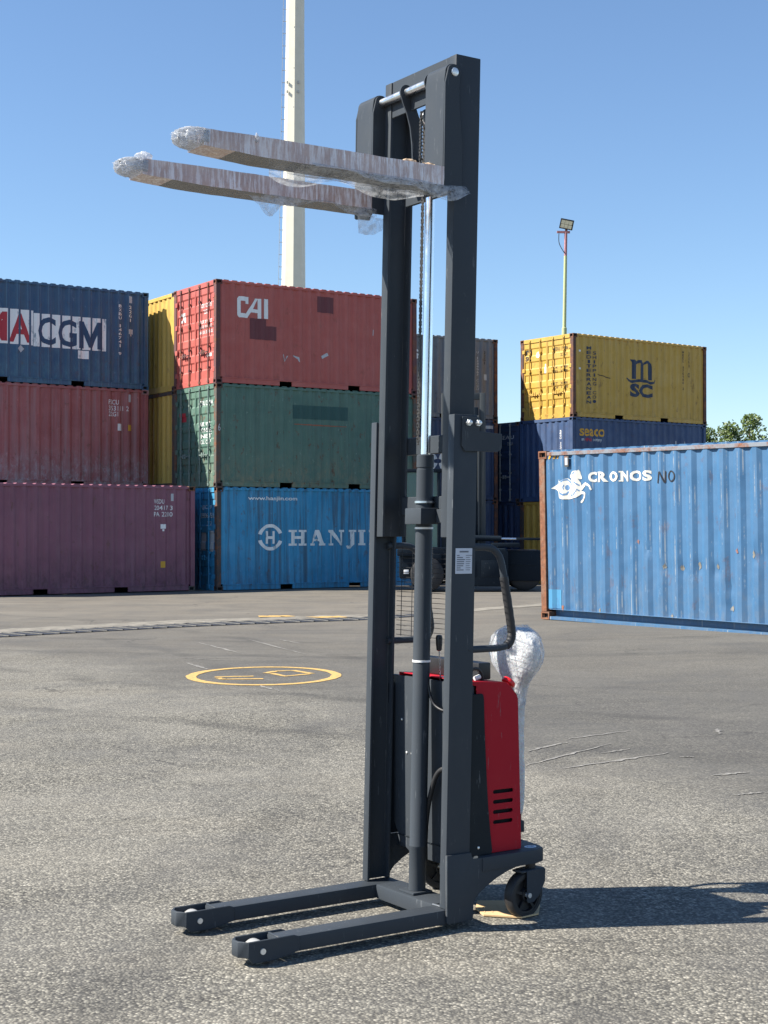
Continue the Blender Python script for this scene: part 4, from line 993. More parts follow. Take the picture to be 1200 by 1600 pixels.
def fringe(y, a0, a1, drop, z0, seed, out=0.02):
    def fn(u, v):
        a = a0+(a1-a0)*u
        d = drop(u)*v
        w = 0.012*math.sin(u*17+seed)*v + 0.02*mnoise.noise(Vector((u*9+seed, v*3, seed)))*v
        return lean(a + 0.01*mnoise.noise(Vector((u*7, v*4, seed+3)))*v, y - out*v + w, z0 - d)
    return sheet_film(fn, 64, 10)
po(fringe(0.035, -0.635, 0.045, lambda u: 0.018+0.055*sstep(0.15, 0.6, u)*(0.75+0.35*math.sin(u*7.5+0.5))*(1-0.7*sstep(0.86, 1.0, u)), 2.806, 1.0, 0.03), 'hanging_film', M['film'], bl, ang=80)
po(fringe(0.168, -0.735, -0.015, lambda u: 0.02+0.02*math.sin(u*11)+0.015, 2.803, 5.0, -0.01), 'hanging_film', M['film'], bl, ang=80)
po(sheet_film(lambda u, v: lean(-0.675+0.70*u, 0.032+0.14*v, 2.792-0.016*math.sin(math.pi*v)-0.012*mnoise.noise(Vector((u*8, v*3, 2)))), 40, 8), 'hanging_film', M['film'], bl, ang=80)
for a, y in ((-0.86, 0.05),):
    po(blob((a, 0.033, 2.862), 0.008, 0.008, 0.016, 0.006, 60, a), 'crumpled_wrap', M['crumple'], bl, ln=True, ang=80)
for a, q in ((-0.105, 0.012), (-0.19, 0.009)):
    po(blob((a, 0.08, 2.874), 0.03, 0.03, q, 0.012, 40, a*9), 'torn_card', plain('torn_card_edge', (0.45, 0.33, 0.22), 0.8), bl, ln=True, ang=60)
fk2, bl2 = fork(0.535, 0.660, 7.7, near=False)
po(fringe(0.534, -0.565, -0.035, lambda u: 0.028+0.02*math.sin(u*9), 2.805, 8.0, 0.01), 'hanging_film', M['film'], bl2, ang=80)
def flap(a0, w, z0, h, y, seed):
    def fn(u, v):
        return lean(a0+w*(u-0.5)*(1-0.75*v)+0.015*v, y-0.015*math.sin(v*2.5+u)+0.012*mnoise.noise(Vector((u*5, v*4, seed))), z0-h*v*(1-0.15*abs(u-0.4)))
    return sheet_film(fn, 12, 12)
po(flap(-0.535, 0.16, 2.79, 0.075, 0.55, 2.2), 'hanging_film', M['film'], bl2, ang=80)
po(sheet_film(lambda u, v: lean(-0.105+0.125*u+0.02*(v-0.5)*(1-u), 0.55+0.02*v, 2.785-0.085*v*(1-0.5*u*u)-0.02*u+0.008*mnoise.noise(Vector((u*4, v*4, 9)))), 14, 14), 'hanging_film', M['film'], bl2, ang=80)
po(blob((-1.035, 0.59, 2.882), 0.028, 0.04, 0.020, 0.010, 34, 3.3), 'crumpled_wrap', M['crumple'], bl2, ln=True, ang=80)
# carriage behind the forks
fsh = po(MB().cyl((-0.019, 0.029, 3.234), (-0.019, 0.668, 3.234), 0.0165, 28), 'fork_shaft', M['zinc'], ln=True)
po(MB().lathe([(0.0155, 0.0), (0.0155, 0.003), (0.013, 0.0045)], (-0.019, 0.0288, 3.234), 'y', 24), 'shaft_cap', M['bolt'], fsh, ln=True)
cg = po(MB().box(0.045, 0.06, 0.13, 0.44, 2.80, 2.98), 'carriage', S, ln=True, bevel=0.002, seg=1)
for y in (0.188, 0.355): po(sickle(y-0.004, y+0.004), 'carriage_plate', S, cg, ln=True, bevel=0.001, seg=1)
po(MB().box(0.012, 0.045, 0.20, 0.37, 2.84, 2.88), 'chain_anchor', S, cg, ln=True)

# bracket, bolts and data plate on the near rail
bk = MB().prism([(0.02, 1.815), (0.035, 1.795), (0.19, 1.795), (0.21, 1.81), (0.21, 1.866), (0.10, 1.872), (0.098, 1.925), (0.02, 1.925)], 'y', -0.0075, -0.0005)
br = po(bk, 'mast_bracket', S, ln=True, bevel=0.001, seg=1)
for a in (0.047, 0.092):
    bo = MB().lathe([(0.0125, -0.001), (0.0135, 0.003), (0.0125, 0.008)], (a, -0.0075, 1.903), 'y', 6).lathe([(0.008, 0.008), (0.008, 0.018), (0.004, 0.020)], (a, -0.0075, 1.903), 'y', 14)
    po(bo, 'bolt', M['bolt'], br, ln=True)
lp = po(MB().box(0.004, 0.082, -0.0022, -0.0006, 1.333, 1.429), 'data_label', M['label'], ln=True, bevel=0.0006, seg=1)
pr_ = MB(); pr_.box(0.022, 0.064, -0.0028, -0.0024, 1.413, 1.419)
for i, (w, w2) in enumerate(((.012, .03), (.028, .018), (.038, .022), (.034, .022), (.034, .018), (.03, .018), (.018, .022), (.032, .02))):
    z = 1.402-i*0.0078
    pr_.box(0.010, 0.010+w, -0.0028, -0.0024, z-0.0018, z+0.0018); pr_.box(0.052, 0.052+w2, -0.0028, -0.0024, z-0.0011, z+0.0011)
po(pr_, 'label_print', M['ink'], lp, ln=True)

# finger guard mesh between the rails
gm_ = MB()
for k in range(19):
    z = 1.072+k*0.0195; gm_.tube([(0.108, 0.035, z), (0.108, 0.54, z)], 0.0012, 6)
for y in (0.06, 0.19, 0.30, 0.437, 0.512):
    gm_.tube([(0.112, y, 1.068), (0.112, y, 1.43)], 0.0016, 6)
gd = po(gm_, 'mesh_guard', M['black'], ln=True); gd['kind'] = 'stuff'

# push handles
def handle(y, k0):
    pts = bez([(0.10, y, 1.432), (0.19, y, 1.432), (0.235, y, 1.418), (0.264, y, 1.378), (0.283, y, 1.29), (0.312, y, 1.13), (0.314, y, 1.085), (0.295, y, 1.056), (0.25, y, 1.046), (0.18, y, 1.045), (0.10, y, 1.045)], 8)
    h = po(MB().tube(pts, 0.0135, 14), 'push_handle', S)
    g = MB(); sel = pts[30:58]
    rr = [0.0162 + (0.0012 if i % 2 else 0) for i in range(len(sel))]
    g.tube(sel, rr, 14); po(g, 'rubber_grip', M['rubber'], h)
handle(0.012, 0); handle(0.556, 1)

# chassis: side plates sweeping up to the rear platform
side_prof = [(-0.009, 0.284), (-0.009, 0.036), (-0.004, 0.030), (0.105, 0.030), (0.113, 0.038), (0.115, 0.085), (0.122, 0.104), (0.14, 0.124), (0.18, 0.150), (0.225, 0.173), (0.275, 0.192), (0.32, 0.203), (0.34, 0.2045), (0.34, 0.258), (0.118, 0.258), (0.108, 0.268), (0.104, 0.284)]
po(MB().prism(side_prof, 'y', -0.010, -0.0015), 'side_plate', S, bevel=0.002, seg=2)
po(MB().prism([(max(p[0], 0.0995), p[1]) for p in side_prof[3:]], 'y', 0.5625, 0.5705), 'side_plate', S, bevel=0.002, seg=2)
pf = MB().prism([(0.155, -0.0155), (0.415, -0.0155), (0.465, 0.004), (0.482, 0.05), (0.495, 0.20), (0.495, 0.37), (0.482, 0.52), (0.465, 0.568), (0.415, 0.5875), (0.155, 0.5875)], 'z', 0.205, 0.2605)
plat = po(pf, 'rear_platform', S, bevel=0.007, seg=2)
sk = MB().prism([(0.425+0.026*math.cos(a*math.pi/12), 0.035+0.020*math.sin(a*math.pi/12)) for a in range(24)], 'z', 0.2608, 0.2616)
sk_o = po(sk, 'oval_sticker', M['stickerblue'], plat)
vs_, fs_ = fit(text_geo('CE', 0.02), 0.4075, 0.4425, 0.028, 0.042)
tm = MB().add([(x, y, 0.2622) for x, y in vs_], fs_); po(tm, 'sticker_print', M['ink'], sk_o, recalc=False)

# body: front panel, red hood with slotted sides, dark trim
bp_ = MB()
bp_.prism([(0.030, 0.908), (0.030, 0.30), (0.12, 0.205), (0.16, 0.195), (0.42, 0.195), (0.50, 0.235), (0.565, 0.33), (0.565, 0.908)], 'x', 0.130, 0.150)
body = po(bp_, 'body', M['slate'], bevel=0.004, seg=2)
po(MB().box(0.1265, 0.1295, 0.06, 0.52, 0.262, 0.266), 'panel_seam', M['trim'], body)
po(MB().box(0.1505, 0.345, 0.040, 0.49, 0.2612, 0.85), 'inner_box', M['hole'], body)
for y, z in ((0.455, 0.60), (0.49, 0.73), (0.42, 0.60)):
    po(MB().lathe([(0.005, 0.0), (0.005, -0.003), (0.002, -0.005)], (0.1298, y, z), 'x', 10), 'screw', M['bolt'], body)
def plate2d(name, loops, y0, y1, mat, parent, bevel=0.0):
    """a plate with holes, cut from sheet in the a-z plane"""
    cu = bpy.data.curves.new(name, 'CURVE'); cu.dimensions = '2D'; cu.fill_mode = 'BOTH'; cu.extrude = abs(y1-y0)/2
    for lp_ in loops:
        sp_ = cu.splines.new('POLY'); sp_.points.add(len(lp_)-1); sp_.use_cyclic_u = True
        for p, q in zip(sp_.points, lp_): p.co = (q[0], q[1], 0, 1)
    o = bpy.data.objects.new(name, cu); COL.objects.link(o)
    me = bpy.data.meshes.new_from_object(o.evaluated_get(bpy.context.evaluated_depsgraph_get()))
    bpy.data.objects.remove(o); bpy.data.curves.remove(cu)
    ym = (y0+y1)/2
    for v in me.vertices: x, z, t_ = v.co; v.co = (x, ym+t_, z)
    bm = bmesh.new(); bm.from_mesh(me); bmesh.ops.remove_doubles(bm, verts=bm.verts, dist=1e-5); bmesh.ops.recalc_face_normals(bm, faces=bm.faces); bm.to_mesh(me); bm.free()
    me.materials.clear(); me.materials.append(mat)
    for p in me.polygons: p.use_smooth = False; p.material_index = 0
    return link(name, me, parent)
hood_prof = [(0.150, 0.909), (0.175, 0.904), (0.175, 0.263), (0.389, 0.263), (0.391, 0.275), (0.376, 0.842), (0.370, 0.858), (0.326, 0.905), (0.316, 0.911), (0.150, 0.922)]
def slot(a0, a1, z, r):
    return [(a1-r+r*math.cos(math.radians(t)), z+r*math.sin(math.radians(t))) for t in range(-90, 91, 30)] + [(a0+r+r*math.cos(math.radians(t)), z+r*math.sin(math.radians(t))) for t in range(90, 271, 30)]
slots = [slot(0.254+0.0*k, 0.353-0.001*k, 0.494-0.0385*k, 0.0075) for k in range(4)]
hood = plate2d('hood_side', [[(p[0]-0.022, p[1]) for p in q] for q in [hood_prof]+slots], 0.022, 0.026, M['red'], st)
hood2 = plate2d('hood_side', [[(p[0]-0.022, p[1]) for p in q] for q in [hood_prof]+slots], 0.505, 0.509, M['red'], st)
hb_ = MB()
prf = hood_prof[3:]
for i in range(len(prf)-1):
    (a, z), (a2, z2) = prf[i], prf[i+1]
    hb_.add([(a-0.022, 0.0265, z), (a-0.022, 0.5045, z), (a2-0.022, 0.5045, z2), (a2-0.022, 0.0265, z2)], [(0, 1, 2, 3)])
bm_ = hb_.mesh('hood', M['red'], ang=50)
hd = link('hood', bm_, st); md = hd.modifiers.new('thickness', 'SOLIDIFY'); md.thickness = 0.004; md.offset = -1
for y0, y1, sg in ((0.0125, 0.0215, 1), (0.5495, 0.5585, -1)):
    tr_ = [(0.118, 0.272), (0.122, 0.262), (0.240, 0.262), (0.2445, 0.275), (0.236, 0.34), (0.226, 0.44), (0.219, 0.54), (0.214, 0.64), (0.209, 0.74), (0.206, 0.85), (0.202, 0.870), (0.196, 0.874), (0.118, 0.874)]
    t_o = po(MB().prism([(max(0.106, p[0]-0.022), p[1]) for p in tr_], 'y', y0, y1), 'side_trim', M['trim'], bevel=0.002, seg=1)
    po(MB().lathe([(0.0055, 0.0), (0.005, 0.003), (0.002, 0.0045)], (0.154, y0, 0.292) if sg > 0 else (0.154, y1, 0.292), 'y', 12), 'screw', M['bolt'], t_o)
# controls on top
po(MB().box(0.215, 0.275, 0.09, 0.54, 0.917, 0.983), 'control_panel', M['black'], bevel=0.006)
po(MB().box(0.140, 0.20, 0.10, 0.235, 0.9225, 0.9245), 'paper_tag', M['label'])
lv = MB().tube([(0.150, 0.253, 0.915), (0.144, 0.252, 1.03)], 0.003, 8)
lvo = po(lv, 'lift_lever', M['zinc'])
po(MB().lathe([(0.004, 1.022), (0.0105, 1.026), (0.013, 1.05), (0.0135, 1.075), (0.011, 1.084), (0.004, 1.086)], (0.142, 0.25, 0), 'z', 16), 'lever_knob', M['black'], lvo)
eb = MB().lathe([(0.012, 0.0), (0.012, 0.014), (0.027, 0.018), (0.029, 0.026), (0.026, 0.034), (0.012, 0.038), (0.001, 0.0385)], (0, 0, 0), 'z', 28)
R_ = Matrix.Translation((0.332, 0.075, 0.884)) @ Matrix.Rotation(math.radians(43), 4, 'Y')
eb.xf(lambda x, y, z: tuple(R_ @ Vector((x, y, z)))); po(eb, 'emergency_button', M['redplastic'])
po(MB().tube(bez([(0.155, 0.09, 0.92), (0.165, 0.085, 0.955), (0.20, 0.085, 0.962), (0.225, 0.09, 0.945), (0.235, 0.095, 0.915)], 6), 0.008, 10), 'cable', M['black'])
po(MB().cyl((0.19, 0.083, 0.925), (0.215, 0.083, 0.932), 0.009, 12), 'cable_clip', M['white'])
# hoses in front of the body
po(MB().tube(bez([(0.095, 0.262, 1.25), (0.09, 0.255, 0.98), (0.09, 0.25, 0.89), (0.095, 0.225, 0.825), (0.105, 0.18, 0.80), (0.12, 0.15, 0.80)], 8), 0.0058, 10), 'cable', M['black'])
po(MB().tube([(0.118, 0.17, 0.803), (0.12, 0.15, 0.79)], 0.010, 10), 'cable_plug', M['black'])
po(MB().tube(bez([(0.125, 0.12, 0.53), (0.115, 0.13, 0.568), (0.105, 0.165, 0.575), (0.10, 0.205, 0.55), (0.097, 0.235, 0.49), (0.095, 0.262, 0.40), (0.094, 0.275, 0.30), (0.093, 0.275, 0.20)], 8), 0.0095, 12), 'hydraulic_hose', M['rubber'])

# swivel castors under the platform
def castor(a, y, ang):
    R_ = Matrix.Translation((a, y, 0)) @ Matrix.Rotation(math.radians(ang), 4, 'Z')
    def X(mb): return mb.xf(lambda x, y_, z: tuple(R_ @ Vector((x, y_, z))))
    off = -0.040
    fkp = MB()
    for s in (-1, 1):
        y0, y1 = (-0.033, -0.028) if s < 0 else (0.028, 0.033)
        fkp.prism([(-0.052, 0.184), (0.046, 0.184), (0.052, 0.176), (0.050, 0.130), (0.020, 0.085), (-0.012, 0.060), (-0.045, 0.058), (-0.052, 0.066)], 'y', y0, y1)
    fkp.box(-0.075, 0.050, -0.0275, 0.0275, 0.176, 0.184)
    f = po(X(fkp), 'castor_fork', S, plat, bevel=0.002, seg=1)
    po(X(MB().cyl((0, 0, 0.1845), (0, 0, 0.2045), 0.020, 18)), 'swivel_post', M['black'], f)
    w = MB().lathe([(0.070, -0.022), (0.084, -0.0215), (0.088, -0.016), (0.088, 0.016), (0.084, 0.0215), (0.070, 0.022)], (off, 0, 0.0882), 'y', 40, closed=True)
    po(X(w), 'tyre', M['rubber'], f)
    rm = MB().lathe([(0.018, -0.022), (0.027, -0.022), (0.029, -0.008), (0.060, -0.008), (0.0625, -0.020), (0.0700, -0.0205), (0.0700, 0.0205), (0.0625, 0.020), (0.060, 0.008), (0.029, 0.008), (0.027, 0.022), (0.018, 0.022)], (off, 0, 0.0882), 'y', 40, closed=True)
    for k in range(5):
        an = 2*math.pi*k/5+0.3; dx, dz = math.cos(an), math.sin(an); nx, nz = -dz*0.006, dx*0.006
        rm.add([(off+dx*r_+s*nx, yy, 0.0882+dz*r_+s*nz) for r_ in (0.026, 0.064) for s in (-1, 1) for yy in (-0.019, 0.019)],
               [(0,1,3,2),(4,6,7,5),(0,4,5,1),(2,3,7,6),(0,2,6,4),(1,5,7,3)])
    po(X(rm), 'rim', M['black'], f)
    po(X(MB().cyl((off, -0.036, 0.0882), (off, 0.036, 0.0882), 0.0095, 16)), 'axle_bolt', M['bolt'], f)
castor(0.412, 0.018, 8); castor(0.412, 0.552, -20)

# tiller: steering neck behind the body, arm and head under bubble wrap
def bubble():
    m, t, b = nt('bubble_wrap'); v = coords(t)
    vo = N(t, 'ShaderNodeTexVoronoi'); vo.inputs['Scale'].default_value = 95; t.links.new(v, vo.inputs['Vector'])
    c = ramp(t, noise(t, v, 16, 6, 0.7), [(0.3, (0.50, 0.50, 0.50)), (0.6, (0.74, 0.73, 0.70)), (0.8, (0.82, 0.81, 0.77))])
    t.links.new(c, b.inputs['Base Color']); b.inputs['Roughness'].default_value = 0.28
    b.inputs['Subsurface Weight'].default_value = 0.12; b.inputs['Subsurface Scale'].default_value = 0.02
    h = math_(t, 'ADD', math_(t, 'MULTIPLY', vo.outputs['Distance'], 0.5), noise(t, v, 45, 6, 0.75, 1.0))
    bump(t, h, 0.9, 0.006, b)
    return m
M['bubble'] = bubble()
tl_p = [(0.335, 0.020), (0.36, 0.026), (0.45, 0.030), (0.58, 0.028), (0.70, 0.028), (0.78, 0.030), (0.825, 0.036), (0.86, 0.050), (0.895, 0.078), (0.935, 0.112), (0.985, 0.131), (1.035, 0.127), (1.07, 0.100), (1.090, 0.060), (1.098, 0.015)]
tb = MB()
rings_ = []
n_ = 36
tlp = bez([(0, r, z) for z, r in tl_p], 5)
for p in tlp:
    z, r = p.z, p.y
    for k in range(n_):
        an = 2*math.pi*k/n_
        ra = min(r, 0.030 + 0.016*sstep(0.85, 1.0, z)); cc, ss = math.cos(an), math.sin(an)
        q = 0.6; sq = lambda v: math.copysign(abs(v)**q, v)
        rings_.append((0.560+ra*sq(cc), 0.29+r*sq(ss), z))
m_ = len(tlp)
tb.add(rings_, [(i*n_+k, i*n_+(k+1)%n_, (i+1)*n_+(k+1)%n_, (i+1)*n_+k) for i in range(m_-1) for k in range(n_)] + [tuple(reversed(range(n_))), tuple(range((m_-1)*n_, m_*n_))])
lumpy(tb, 0.0038, 17, 3.0)
til = po(tb, 'tiller', M['bubble'], ang=80)
ob = MB(); vs_o = []
zs_o = bez([(0, r*0.97+0.004+0.003*math.sin(z*40), z) for z, r in tl_p[5:-1]] + [(0, 0.012, 1.104), (0, 0.004, 1.106)], 4)
for p in zs_o:
    for k in range(64):
        an = 2*math.pi*k/64; cc, ss = math.cos(an), math.sin(an)
        q = Vector((cc*2.4, ss*2.4, p.z*9)); n1 = 1-2*abs(mnoise.noise(q*1.3)); n2 = mnoise.noise(q*3.5)
        sq = lambda v: math.copysign(abs(v)**0.7, v)
        w_ = 1 + 0.10*n1 + 0.08*n2
        vs_o.append((0.560+(0.030+0.026*sstep(0.85, 1.0, p.z))*sq(cc)*w_, 0.29+p.y*1.05*sq(ss)*w_, p.z+0.006*n2))
ob.add(vs_o, [(i*64+k, i*64+(k+1) % 64, (i+1)*64+(k+1) % 64, (i+1)*64+k) for i in range(len(zs_o)-1) for k in range(64)])
po(ob, 'wrap_film', film('thin_clear_film', 0.24, bmp=0.9, sc=60), til, ang=40)
po(MB().cyl((0.558, 0.29, 0.30), (0.558, 0.29, 0.345), 0.022, 16), 'tiller_pivot', M['black'], til)
po(MB().box(0.465, 0.58, 0.262, 0.318, 0.262, 0.31), 'steering_neck', S, til, bevel=0.006)

# piece of cardboard on the asphalt under the platform
kc = plain('plain_cardboard', (0.62, 0.43, 0.23), 0.85, var=0.08, scale=20)
kb = MB()
kp = [(0.375, 6.02), (0.36, 5.90), (0.385, 5.80), (0.53, 5.765), (0.60, 5.82), (0.62, 5.96), (0.52, 6.02)]
kb.prism(kp, 'z', 0.004, 0.010)
for k in range(6):
    x = 0.39+0.03*k; kb.box(x, x+0.004, 5.83, 5.95, 0.0102, 0.0112)
tag(kb.obj('cardboard_piece', kc), 'piece of tan cardboard lying on the asphalt under the red covered stacker', 'cardboard')

# ------------------------------------------------------------------ dark forklift in front of the stacks
M['truck'] = machine_paint('dark_truck_paint', (0.010, 0.016, 0.024), 0.5, dust=(0.03, 0.035, 0.04))
M['truckgrey'] = machine_paint('grey_truck_mast_paint', (0.07, 0.078, 0.082), 0.5)
gl, t_, b_ = nt('tinted_cab_glass'); b_.inputs['Base Color'].default_value = (0.05, 0.16, 0.17, 1); b_.inputs['Roughness'].default_value = 0.06; b_.inputs['Transmission Weight'].default_value = 0.35
fl = thing('forklift', 'big dark forklift parked in front of the container stacks, mast raised', 'forklift', frame(1.0, 36.6, 0, 0))
FT, FG_ = M['truck'], M['truckgrey']
cw = MB().prism([(0.62, 0.12), (1.98, 0.12), (2.0, 0.2), (2.0, 0.95), (1.94, 1.04), (0.62, 1.06), (0.55, 0.9), (0.55, 0.2)], 'y', -0.5, 0.55)
po(cw, 'counterweight', FT, fl, bevel=0.03, seg=3)
po(MB().box(0.78, 1.25, -0.512, -0.5005, 0.35, 0.75), 'access_panel', FT, fl, bevel=0.004)
po(MB().box(1.35, 1.82, -0.512, -0.5005, 0.35, 0.75), 'access_panel', FT, fl, bevel=0.004)
po(MB().box(2.002, 2.86, -0.10, 1.6, 0.24, 0.99), 'chassis', FT, fl, bevel=0.02)
po(MB().box(2.1, 2.7, -0.112, -0.1005, 0.62, 0.66), 'chassis_rail', FT, fl, bevel=0.004)
po(MB().box(-0.62, 0.548, -0.2, 1.5, 0.30, 1.06), 'front_chassis', FT, fl, bevel=0.03)
po(MB().box(-0.68, -0.2, -0.34, -0.2005, 0.85, 1.02).box(-0.1, 0.4, -0.3, -0.2005, 0.5, 0.9), 'step_box', FT, fl, bevel=0.02)
for a, y in ((0.05, -0.3), (0.05, 1.55), (2.45, 0.1), (2.45, 1.55)):
    w = MB().lathe([(0.16, -0.14), (0.34, -0.15), (0.40, -0.12), (0.415, 0.0), (0.40, 0.12), (0.34, 0.15), (0.16, 0.14)], (a, y, 0.41), 'y', 36, closed=True)
    wo = po(w, 'wheel', M['rubber'], fl)
    po(MB().lathe([(0.04, -0.10), (0.155, -0.12), (0.158, 0.12), (0.04, 0.10)], (a, y, 0.41), 'y', 28, closed=True), 'rim', FG_, wo)
po(MB().box(-0.52, -0.40, -0.36, -0.30, 0.42, 0.52), 'headlight', M['white'], fl, bevel=0.01)
mast = po(MB().box(0.42, 0.56, 0.15, 0.33, 1.06, 4.86).box(1.36, 1.50, 0.15, 0.33, 1.06, 4.86), 'mast_rail', FG_, fl, bevel=0.012)
po(MB().box(0.5605, 1.3595, 0.18, 0.30, 4.70, 4.86), 'mast_crossbar', FG_, mast, bevel=0.01)
for z in (1.3, 3.1): po(MB().box(0.5605, 1.3595, 0.20, 0.28, z, z+0.16), 'mast_crossbar', FT, mast, bevel=0.01)
po(MB().box(0.60, 0.70, 0.1, 0.32, 1.1, 4.3).box(1.22, 1.32, 0.1, 0.32, 1.1, 4.5), 'inner_mast_rail', FT, mast, bevel=0.01)
po(MB().cyl((0.82, 0.24, 1.1), (0.82, 0.24, 4.4), 0.05, 16).cyl((1.1, 0.24, 1.1), (1.1, 0.24, 4.4), 0.05, 16), 'lift_cylinder', FT, mast)
po(MB().box(0.705, 1.215, 0.34, 0.37, 1.2, 4.55), 'mast_screen', FT, mast, bevel=0.01)
for z in (2.0, 2.9, 3.8): po(MB().box(0.72, 1.2, 0.10, 0.16, z, z+0.09), 'carriage_bar', FT, mast, bevel=0.01)
po(MB().box(1.3, 1.345, 0.05, 0.12, 1.1, 4.3), 'hose_guide', FG_, mast, bevel=0.005)
cab = po(MB().box(-0.55, -0.47, -0.1, -0.02, 1.06, 2.9).box(0.3, 0.38, -0.1, -0.02, 1.06, 2.9).box(-0.55, -0.47, 1.2, 1.28, 1.06, 2.9).box(0.3, 0.38, 1.2, 1.28, 1.06, 2.9).box(-0.58, 0.41, -0.13, 1.31, 2.9, 2.98), 'cab_frame', FT, fl, bevel=0.012)
po(MB().box(-0.4695, 0.2995, -0.065, -0.055, 1.07, 2.89), 'cab_window', gl, cab)
po(MB().box(-0.515, -0.505, -0.0195, 1.1995, 1.07, 2.89), 'cab_window', gl, cab)
po(MB().box(-0.3, 0.2, 0.4, 0.9, 1.07, 1.5).box(-0.32, -0.2, 0.4, 0.9, 1.5, 2.0), 'seat', M['rubber'], cab, bevel=0.04)
po(MB().box(1.0, 1.05, -0.06, 0.0, 1.08, 1.55).box(0.96, 1.10, -0.1, -0.07, 1.45, 1.62), 'mirror', FG_, fl)
arm = po(MB().cyl((0.6, -0.15, 1.31), (1.86, -0.15, 1.27), 0.07, 16), 'tilt_cylinder', FT, fl)
po(MB().cyl((1.861, -0.15, 1.27), (2.22, -0.15, 1.265), 0.03, 14), 'tilt_rod', M['chrome'], arm)
po(MB().box(2.221, 2.9, -0.19, -0.11, 1.235, 1.295), 'tilt_link', FT, arm, bevel=0.01)
po(MB().box(1.62, 2.3, -0.3, 0.1, 1.061, 1.17), 'cover_plate', FT, fl, bevel=0.02)

# ------------------------------------------------------------------ mast tower, light pole, trees
M['cream'] = plain('cream_tower_paint', (0.70, 0.665, 0.55), 0.55, var=0.05, scale=2)
tw = thing('tower_mast', 'tall cream faceted steel mast rising behind the red CAI container', 'mast', Matrix.Translation((-4.95, 80, -0.3)) @ Matrix.Rotation(math.radians(0.35), 4, 'Y'))
n8 = 8
def rad(z): return 0.79 - 0.0105*z
b = MB(); zz = [0, 9.4, 9.5, 19.2, 19.3, 29.0, 29.1, 42.0]
vs_ = []
for i, z in enumerate(zz):
    for k in range(n8):
        a = 2*math.pi*(k+0.06)/n8; r = rad(z) + (0.012 if i % 2 == 0 and 0 < i else 0); vs_.append((r*math.cos(a), r*math.sin(a), z))
b.add(vs_, [(i*n8+k, i*n8+(k+1) % n8, (i+1)*n8+(k+1) % n8, (i+1)*n8+k) for i in range(len(zz)-1) for k in range(n8)] + [tuple(range((len(zz)-1)*n8, len(zz)*n8))])
po(b, 'pole', M['cream'], tw, ang=20)
po(MB().cyl((0, 0, 0), (0, 0, 0.35), 1.2, 16), 'footing', M['gutter'], tw)
pg = MB().tube([(0, 0, 0), (-0.17, 0, 0.0), (-0.17, 0, 0.03)], 0.016, 8).mesh('step_peg', M['bar'])
for k in range(56):
    z = 2+0.66*k
    if z > 41: break
    o = link('step_peg', pg, tw); o.location = (-rad(z)*0.95, -0.1, z)
po(MB().tube([(-rad(0)-0.16, -0.1, 0), (-rad(41)-0.16, -0.1, 41)], 0.012, 6), 'safety_cable', M['bar'], tw)
for z in (25.1, 25.6, 12.6, 12.0):
    for x in (-0.38, 0.22): po(MB().box(x-0.035, x+0.035, -rad(z)*0.98, -rad(z)*0.8, z, z+0.14), 'flange_bolt', M['bar'], tw)
for z in (28.6, 26.4, 24.3, 22.2, 10.4, 8.6): po(MB().box(-0.03, 0.03, -rad(z)*0.99, -rad(z)*0.8, z, z+0.07), 'flange_bolt', M['bar'], tw)

lpm = thing('light_pole', 'thin pale green light pole with one tilted floodlight behind the mustard container', 'light pole', Matrix.Translation((7.08, 60, -0.3)) @ Matrix.Rotation(math.radians(1.0), 4, 'Y'))
M['polegreen'] = plain('pale_green_pole_paint', (0.42, 0.46, 0.22), 0.5, var=0.08)
M['polerust'] = plain('red_primer_pole', (0.36, 0.16, 0.17), 0.7, var=0.2)
po(MB().tube([(0, 0, 0), (0, 0, 9.9), (0, 0, 9.92), (0, 0, 12.8)], [0.105, 0.10, 0.075, 0.065], 14), 'pole', M['polegreen'], lpm)
po(MB().cyl((0, 0, 12.8), (0, 0, 13.75), 0.06, 12), 'pole_top', M['polerust'], lpm)
po(MB().box(-0.36, 0.16, -0.05, 0.05, 13.72, 13.80), 'cross_arm', M['polerust'], lpm)
po(MB().tube(bez([(-0.28, 0, 13.7), (-0.26, 0, 13.3), (-0.05, -0.06, 12.9)], 5), 0.015, 6), 'cable', M['black'], lpm)
hl = MB().box(-0.27, 0.27, -0.08, 0.05, -0.20, 0.20)
RX = Matrix.Translation((0.02, -0.05, 14.07)) @ Matrix.Rotation(math.radians(12), 4, 'Y') @ Matrix.Rotation(math.radians(-8), 4, 'Z') @ Matrix.Rotation(math.radians(18), 4, 'X')
head = po(hl.xf(lambda x, y, z: tuple(RX @ Vector((x, y, z)))), 'floodlight', M['black'], lpm, bevel=0.02)
po(MB().box(-0.03, 0.07, 0.03, 0.07, 13.8, 14.12), 'lamp_bracket', M['polerust'], lpm)
M['ledlens'] = plain('lamp_lens', (0.6, 0.57, 0.42), 0.2)
for i in range(3):
    for j in range(2):
        q = MB().box(-0.22+0.15*i, -0.08+0.15*i, -0.090, -0.0805, -0.155+0.16*j, -0.01+0.16*j)
        po(q.xf(lambda x, y, z: tuple(RX @ Vector((x, y, z)))), 'lens', M['ledlens'], head)

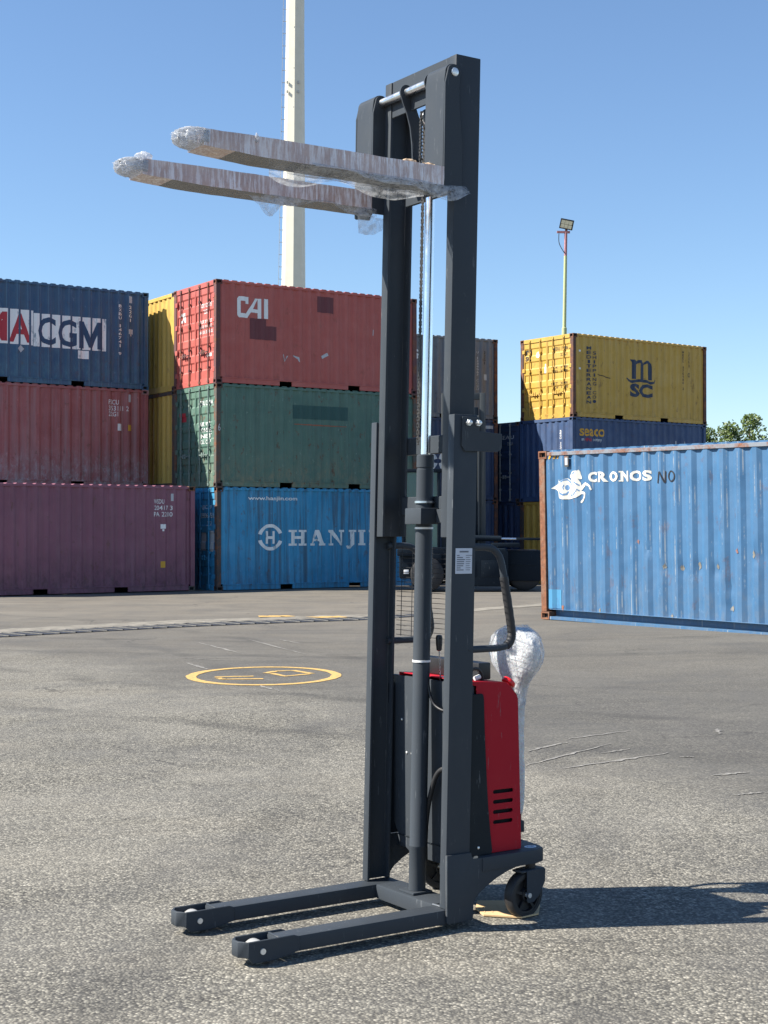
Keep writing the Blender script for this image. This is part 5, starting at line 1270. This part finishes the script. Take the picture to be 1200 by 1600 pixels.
def leafmat(name, a, b2):
    m, t, b = nt(name); oi = N(t, 'ShaderNodeNewGeometry')
    t.links.new(ramp(t, oi.outputs['Random Per Island'], [(0.0, a), (0.6, b2), (1.0, tuple(c*1.7 for c in b2))]), b.inputs['Base Color']); b.inputs['Roughness'].default_value = 0.5
    tl = N(t, 'ShaderNodeBsdfTranslucent'); tl.inputs[0].default_value = (b2[0]*1.6, b2[1]*1.7, b2[2]*1.0, 1)
    ms = N(t, 'ShaderNodeMixShader'); ms.inputs[0].default_value = 0.3
    t.links.new(b.outputs[0], ms.inputs[1]); t.links.new(tl.outputs[0], ms.inputs[2]); t.links.new(ms.outputs[0], t.nodes['Material Output'].inputs[0])
    return m
M['leaf'] = leafmat('broadleaf_foliage', (0.05, 0.08, 0.025), (0.125, 0.165, 0.06))
M['bark'] = plain('tree_bark', (0.12, 0.09, 0.065), 0.9, var=0.3, scale=6, bmp=0.6)
def tree(label, x, y, h, spread, clumps, seed, leaf=0.13, n=420):
    r = random.Random(seed); base = gz(x, y)
    t = thing('tree', label, 'tree', Matrix.Translation((x, y, base)), 'trees beyond the container stacks')
    tk = MB(); tk.tube(bez([(0, 0, -0.1), (0.06, 0.02, h*0.25), (-0.05, 0.05, h*0.5), (0.03, 0, h*0.8)], 6), [0.2-0.16*i/18 for i in range(19)], 10)
    cr = MB()
    for (cx, cy, cz, rr) in clumps:
        tk.tube(bez([(0, 0, h*0.35), (cx*0.4, cy*0.4, h*0.5), (cx, cy, cz+rr*0.6)], 5), [0.08-0.065*i/10 for i in range(11)], 7)
        for _ in range(n):
            d = Vector((r.gauss(0, 1), r.gauss(0, 1), r.gauss(0, 1))).normalized() * rr * (r.random()**0.45)
            if r.random() < 0.08: d *= 1.25
            p = Vector((cx, cy, cz)) + Vector((d.x, d.y, d.z*0.85))
            s = leaf*r.uniform(0.6, 1.35)
            q = Vector((r.gauss(0, 1), r.gauss(0, 1), r.gauss(0, 1))).normalized(); w = q.orthogonal().normalized()*s*0.32
            cr.add([p-q*s*0.5, p+w-q*0.05*s, p+q*s*0.5, p-w-q*0.05*s], [(0, 1, 2, 3)])
    po(tk, 'trunk', M['bark'], t); po(cr, 'crown', M['leaf'], t, recalc=False)
tree('green leafy tree showing over the roof of the bright blue container on the right', 14.7, 62, 6.3, 2.5,
     [(-0.9, 0, 5.0, 0.8), (-0.1, 0.2, 5.3, 0.8), (0.6, -0.1, 5.5, 0.75), (1.0, 0.2, 5.0, 0.8), (-1.6, 0.2, 5.0, 0.75), (0.55, 0, 6.2, 0.42), (-0.35, 0.1, 5.8, 0.5), (0.1, 0, 4.5, 0.9), (-1.1, 0, 4.3, 0.8), (1.5, 0, 4.8, 0.5), (-1.3, 0.1, 5.6, 0.45)], 5, 0.16, 330)
tree('small leafy tree top peeking between the grey and the mustard stacks', 5.5, 70, 6.4, 1.2,
     [(0, 0, 5.9, 0.55), (0.25, 0, 6.2, 0.35), (-0.4, 0.1, 5.4, 0.7), (0.5, 0, 5.3, 0.7)], 9, 0.16, 260)
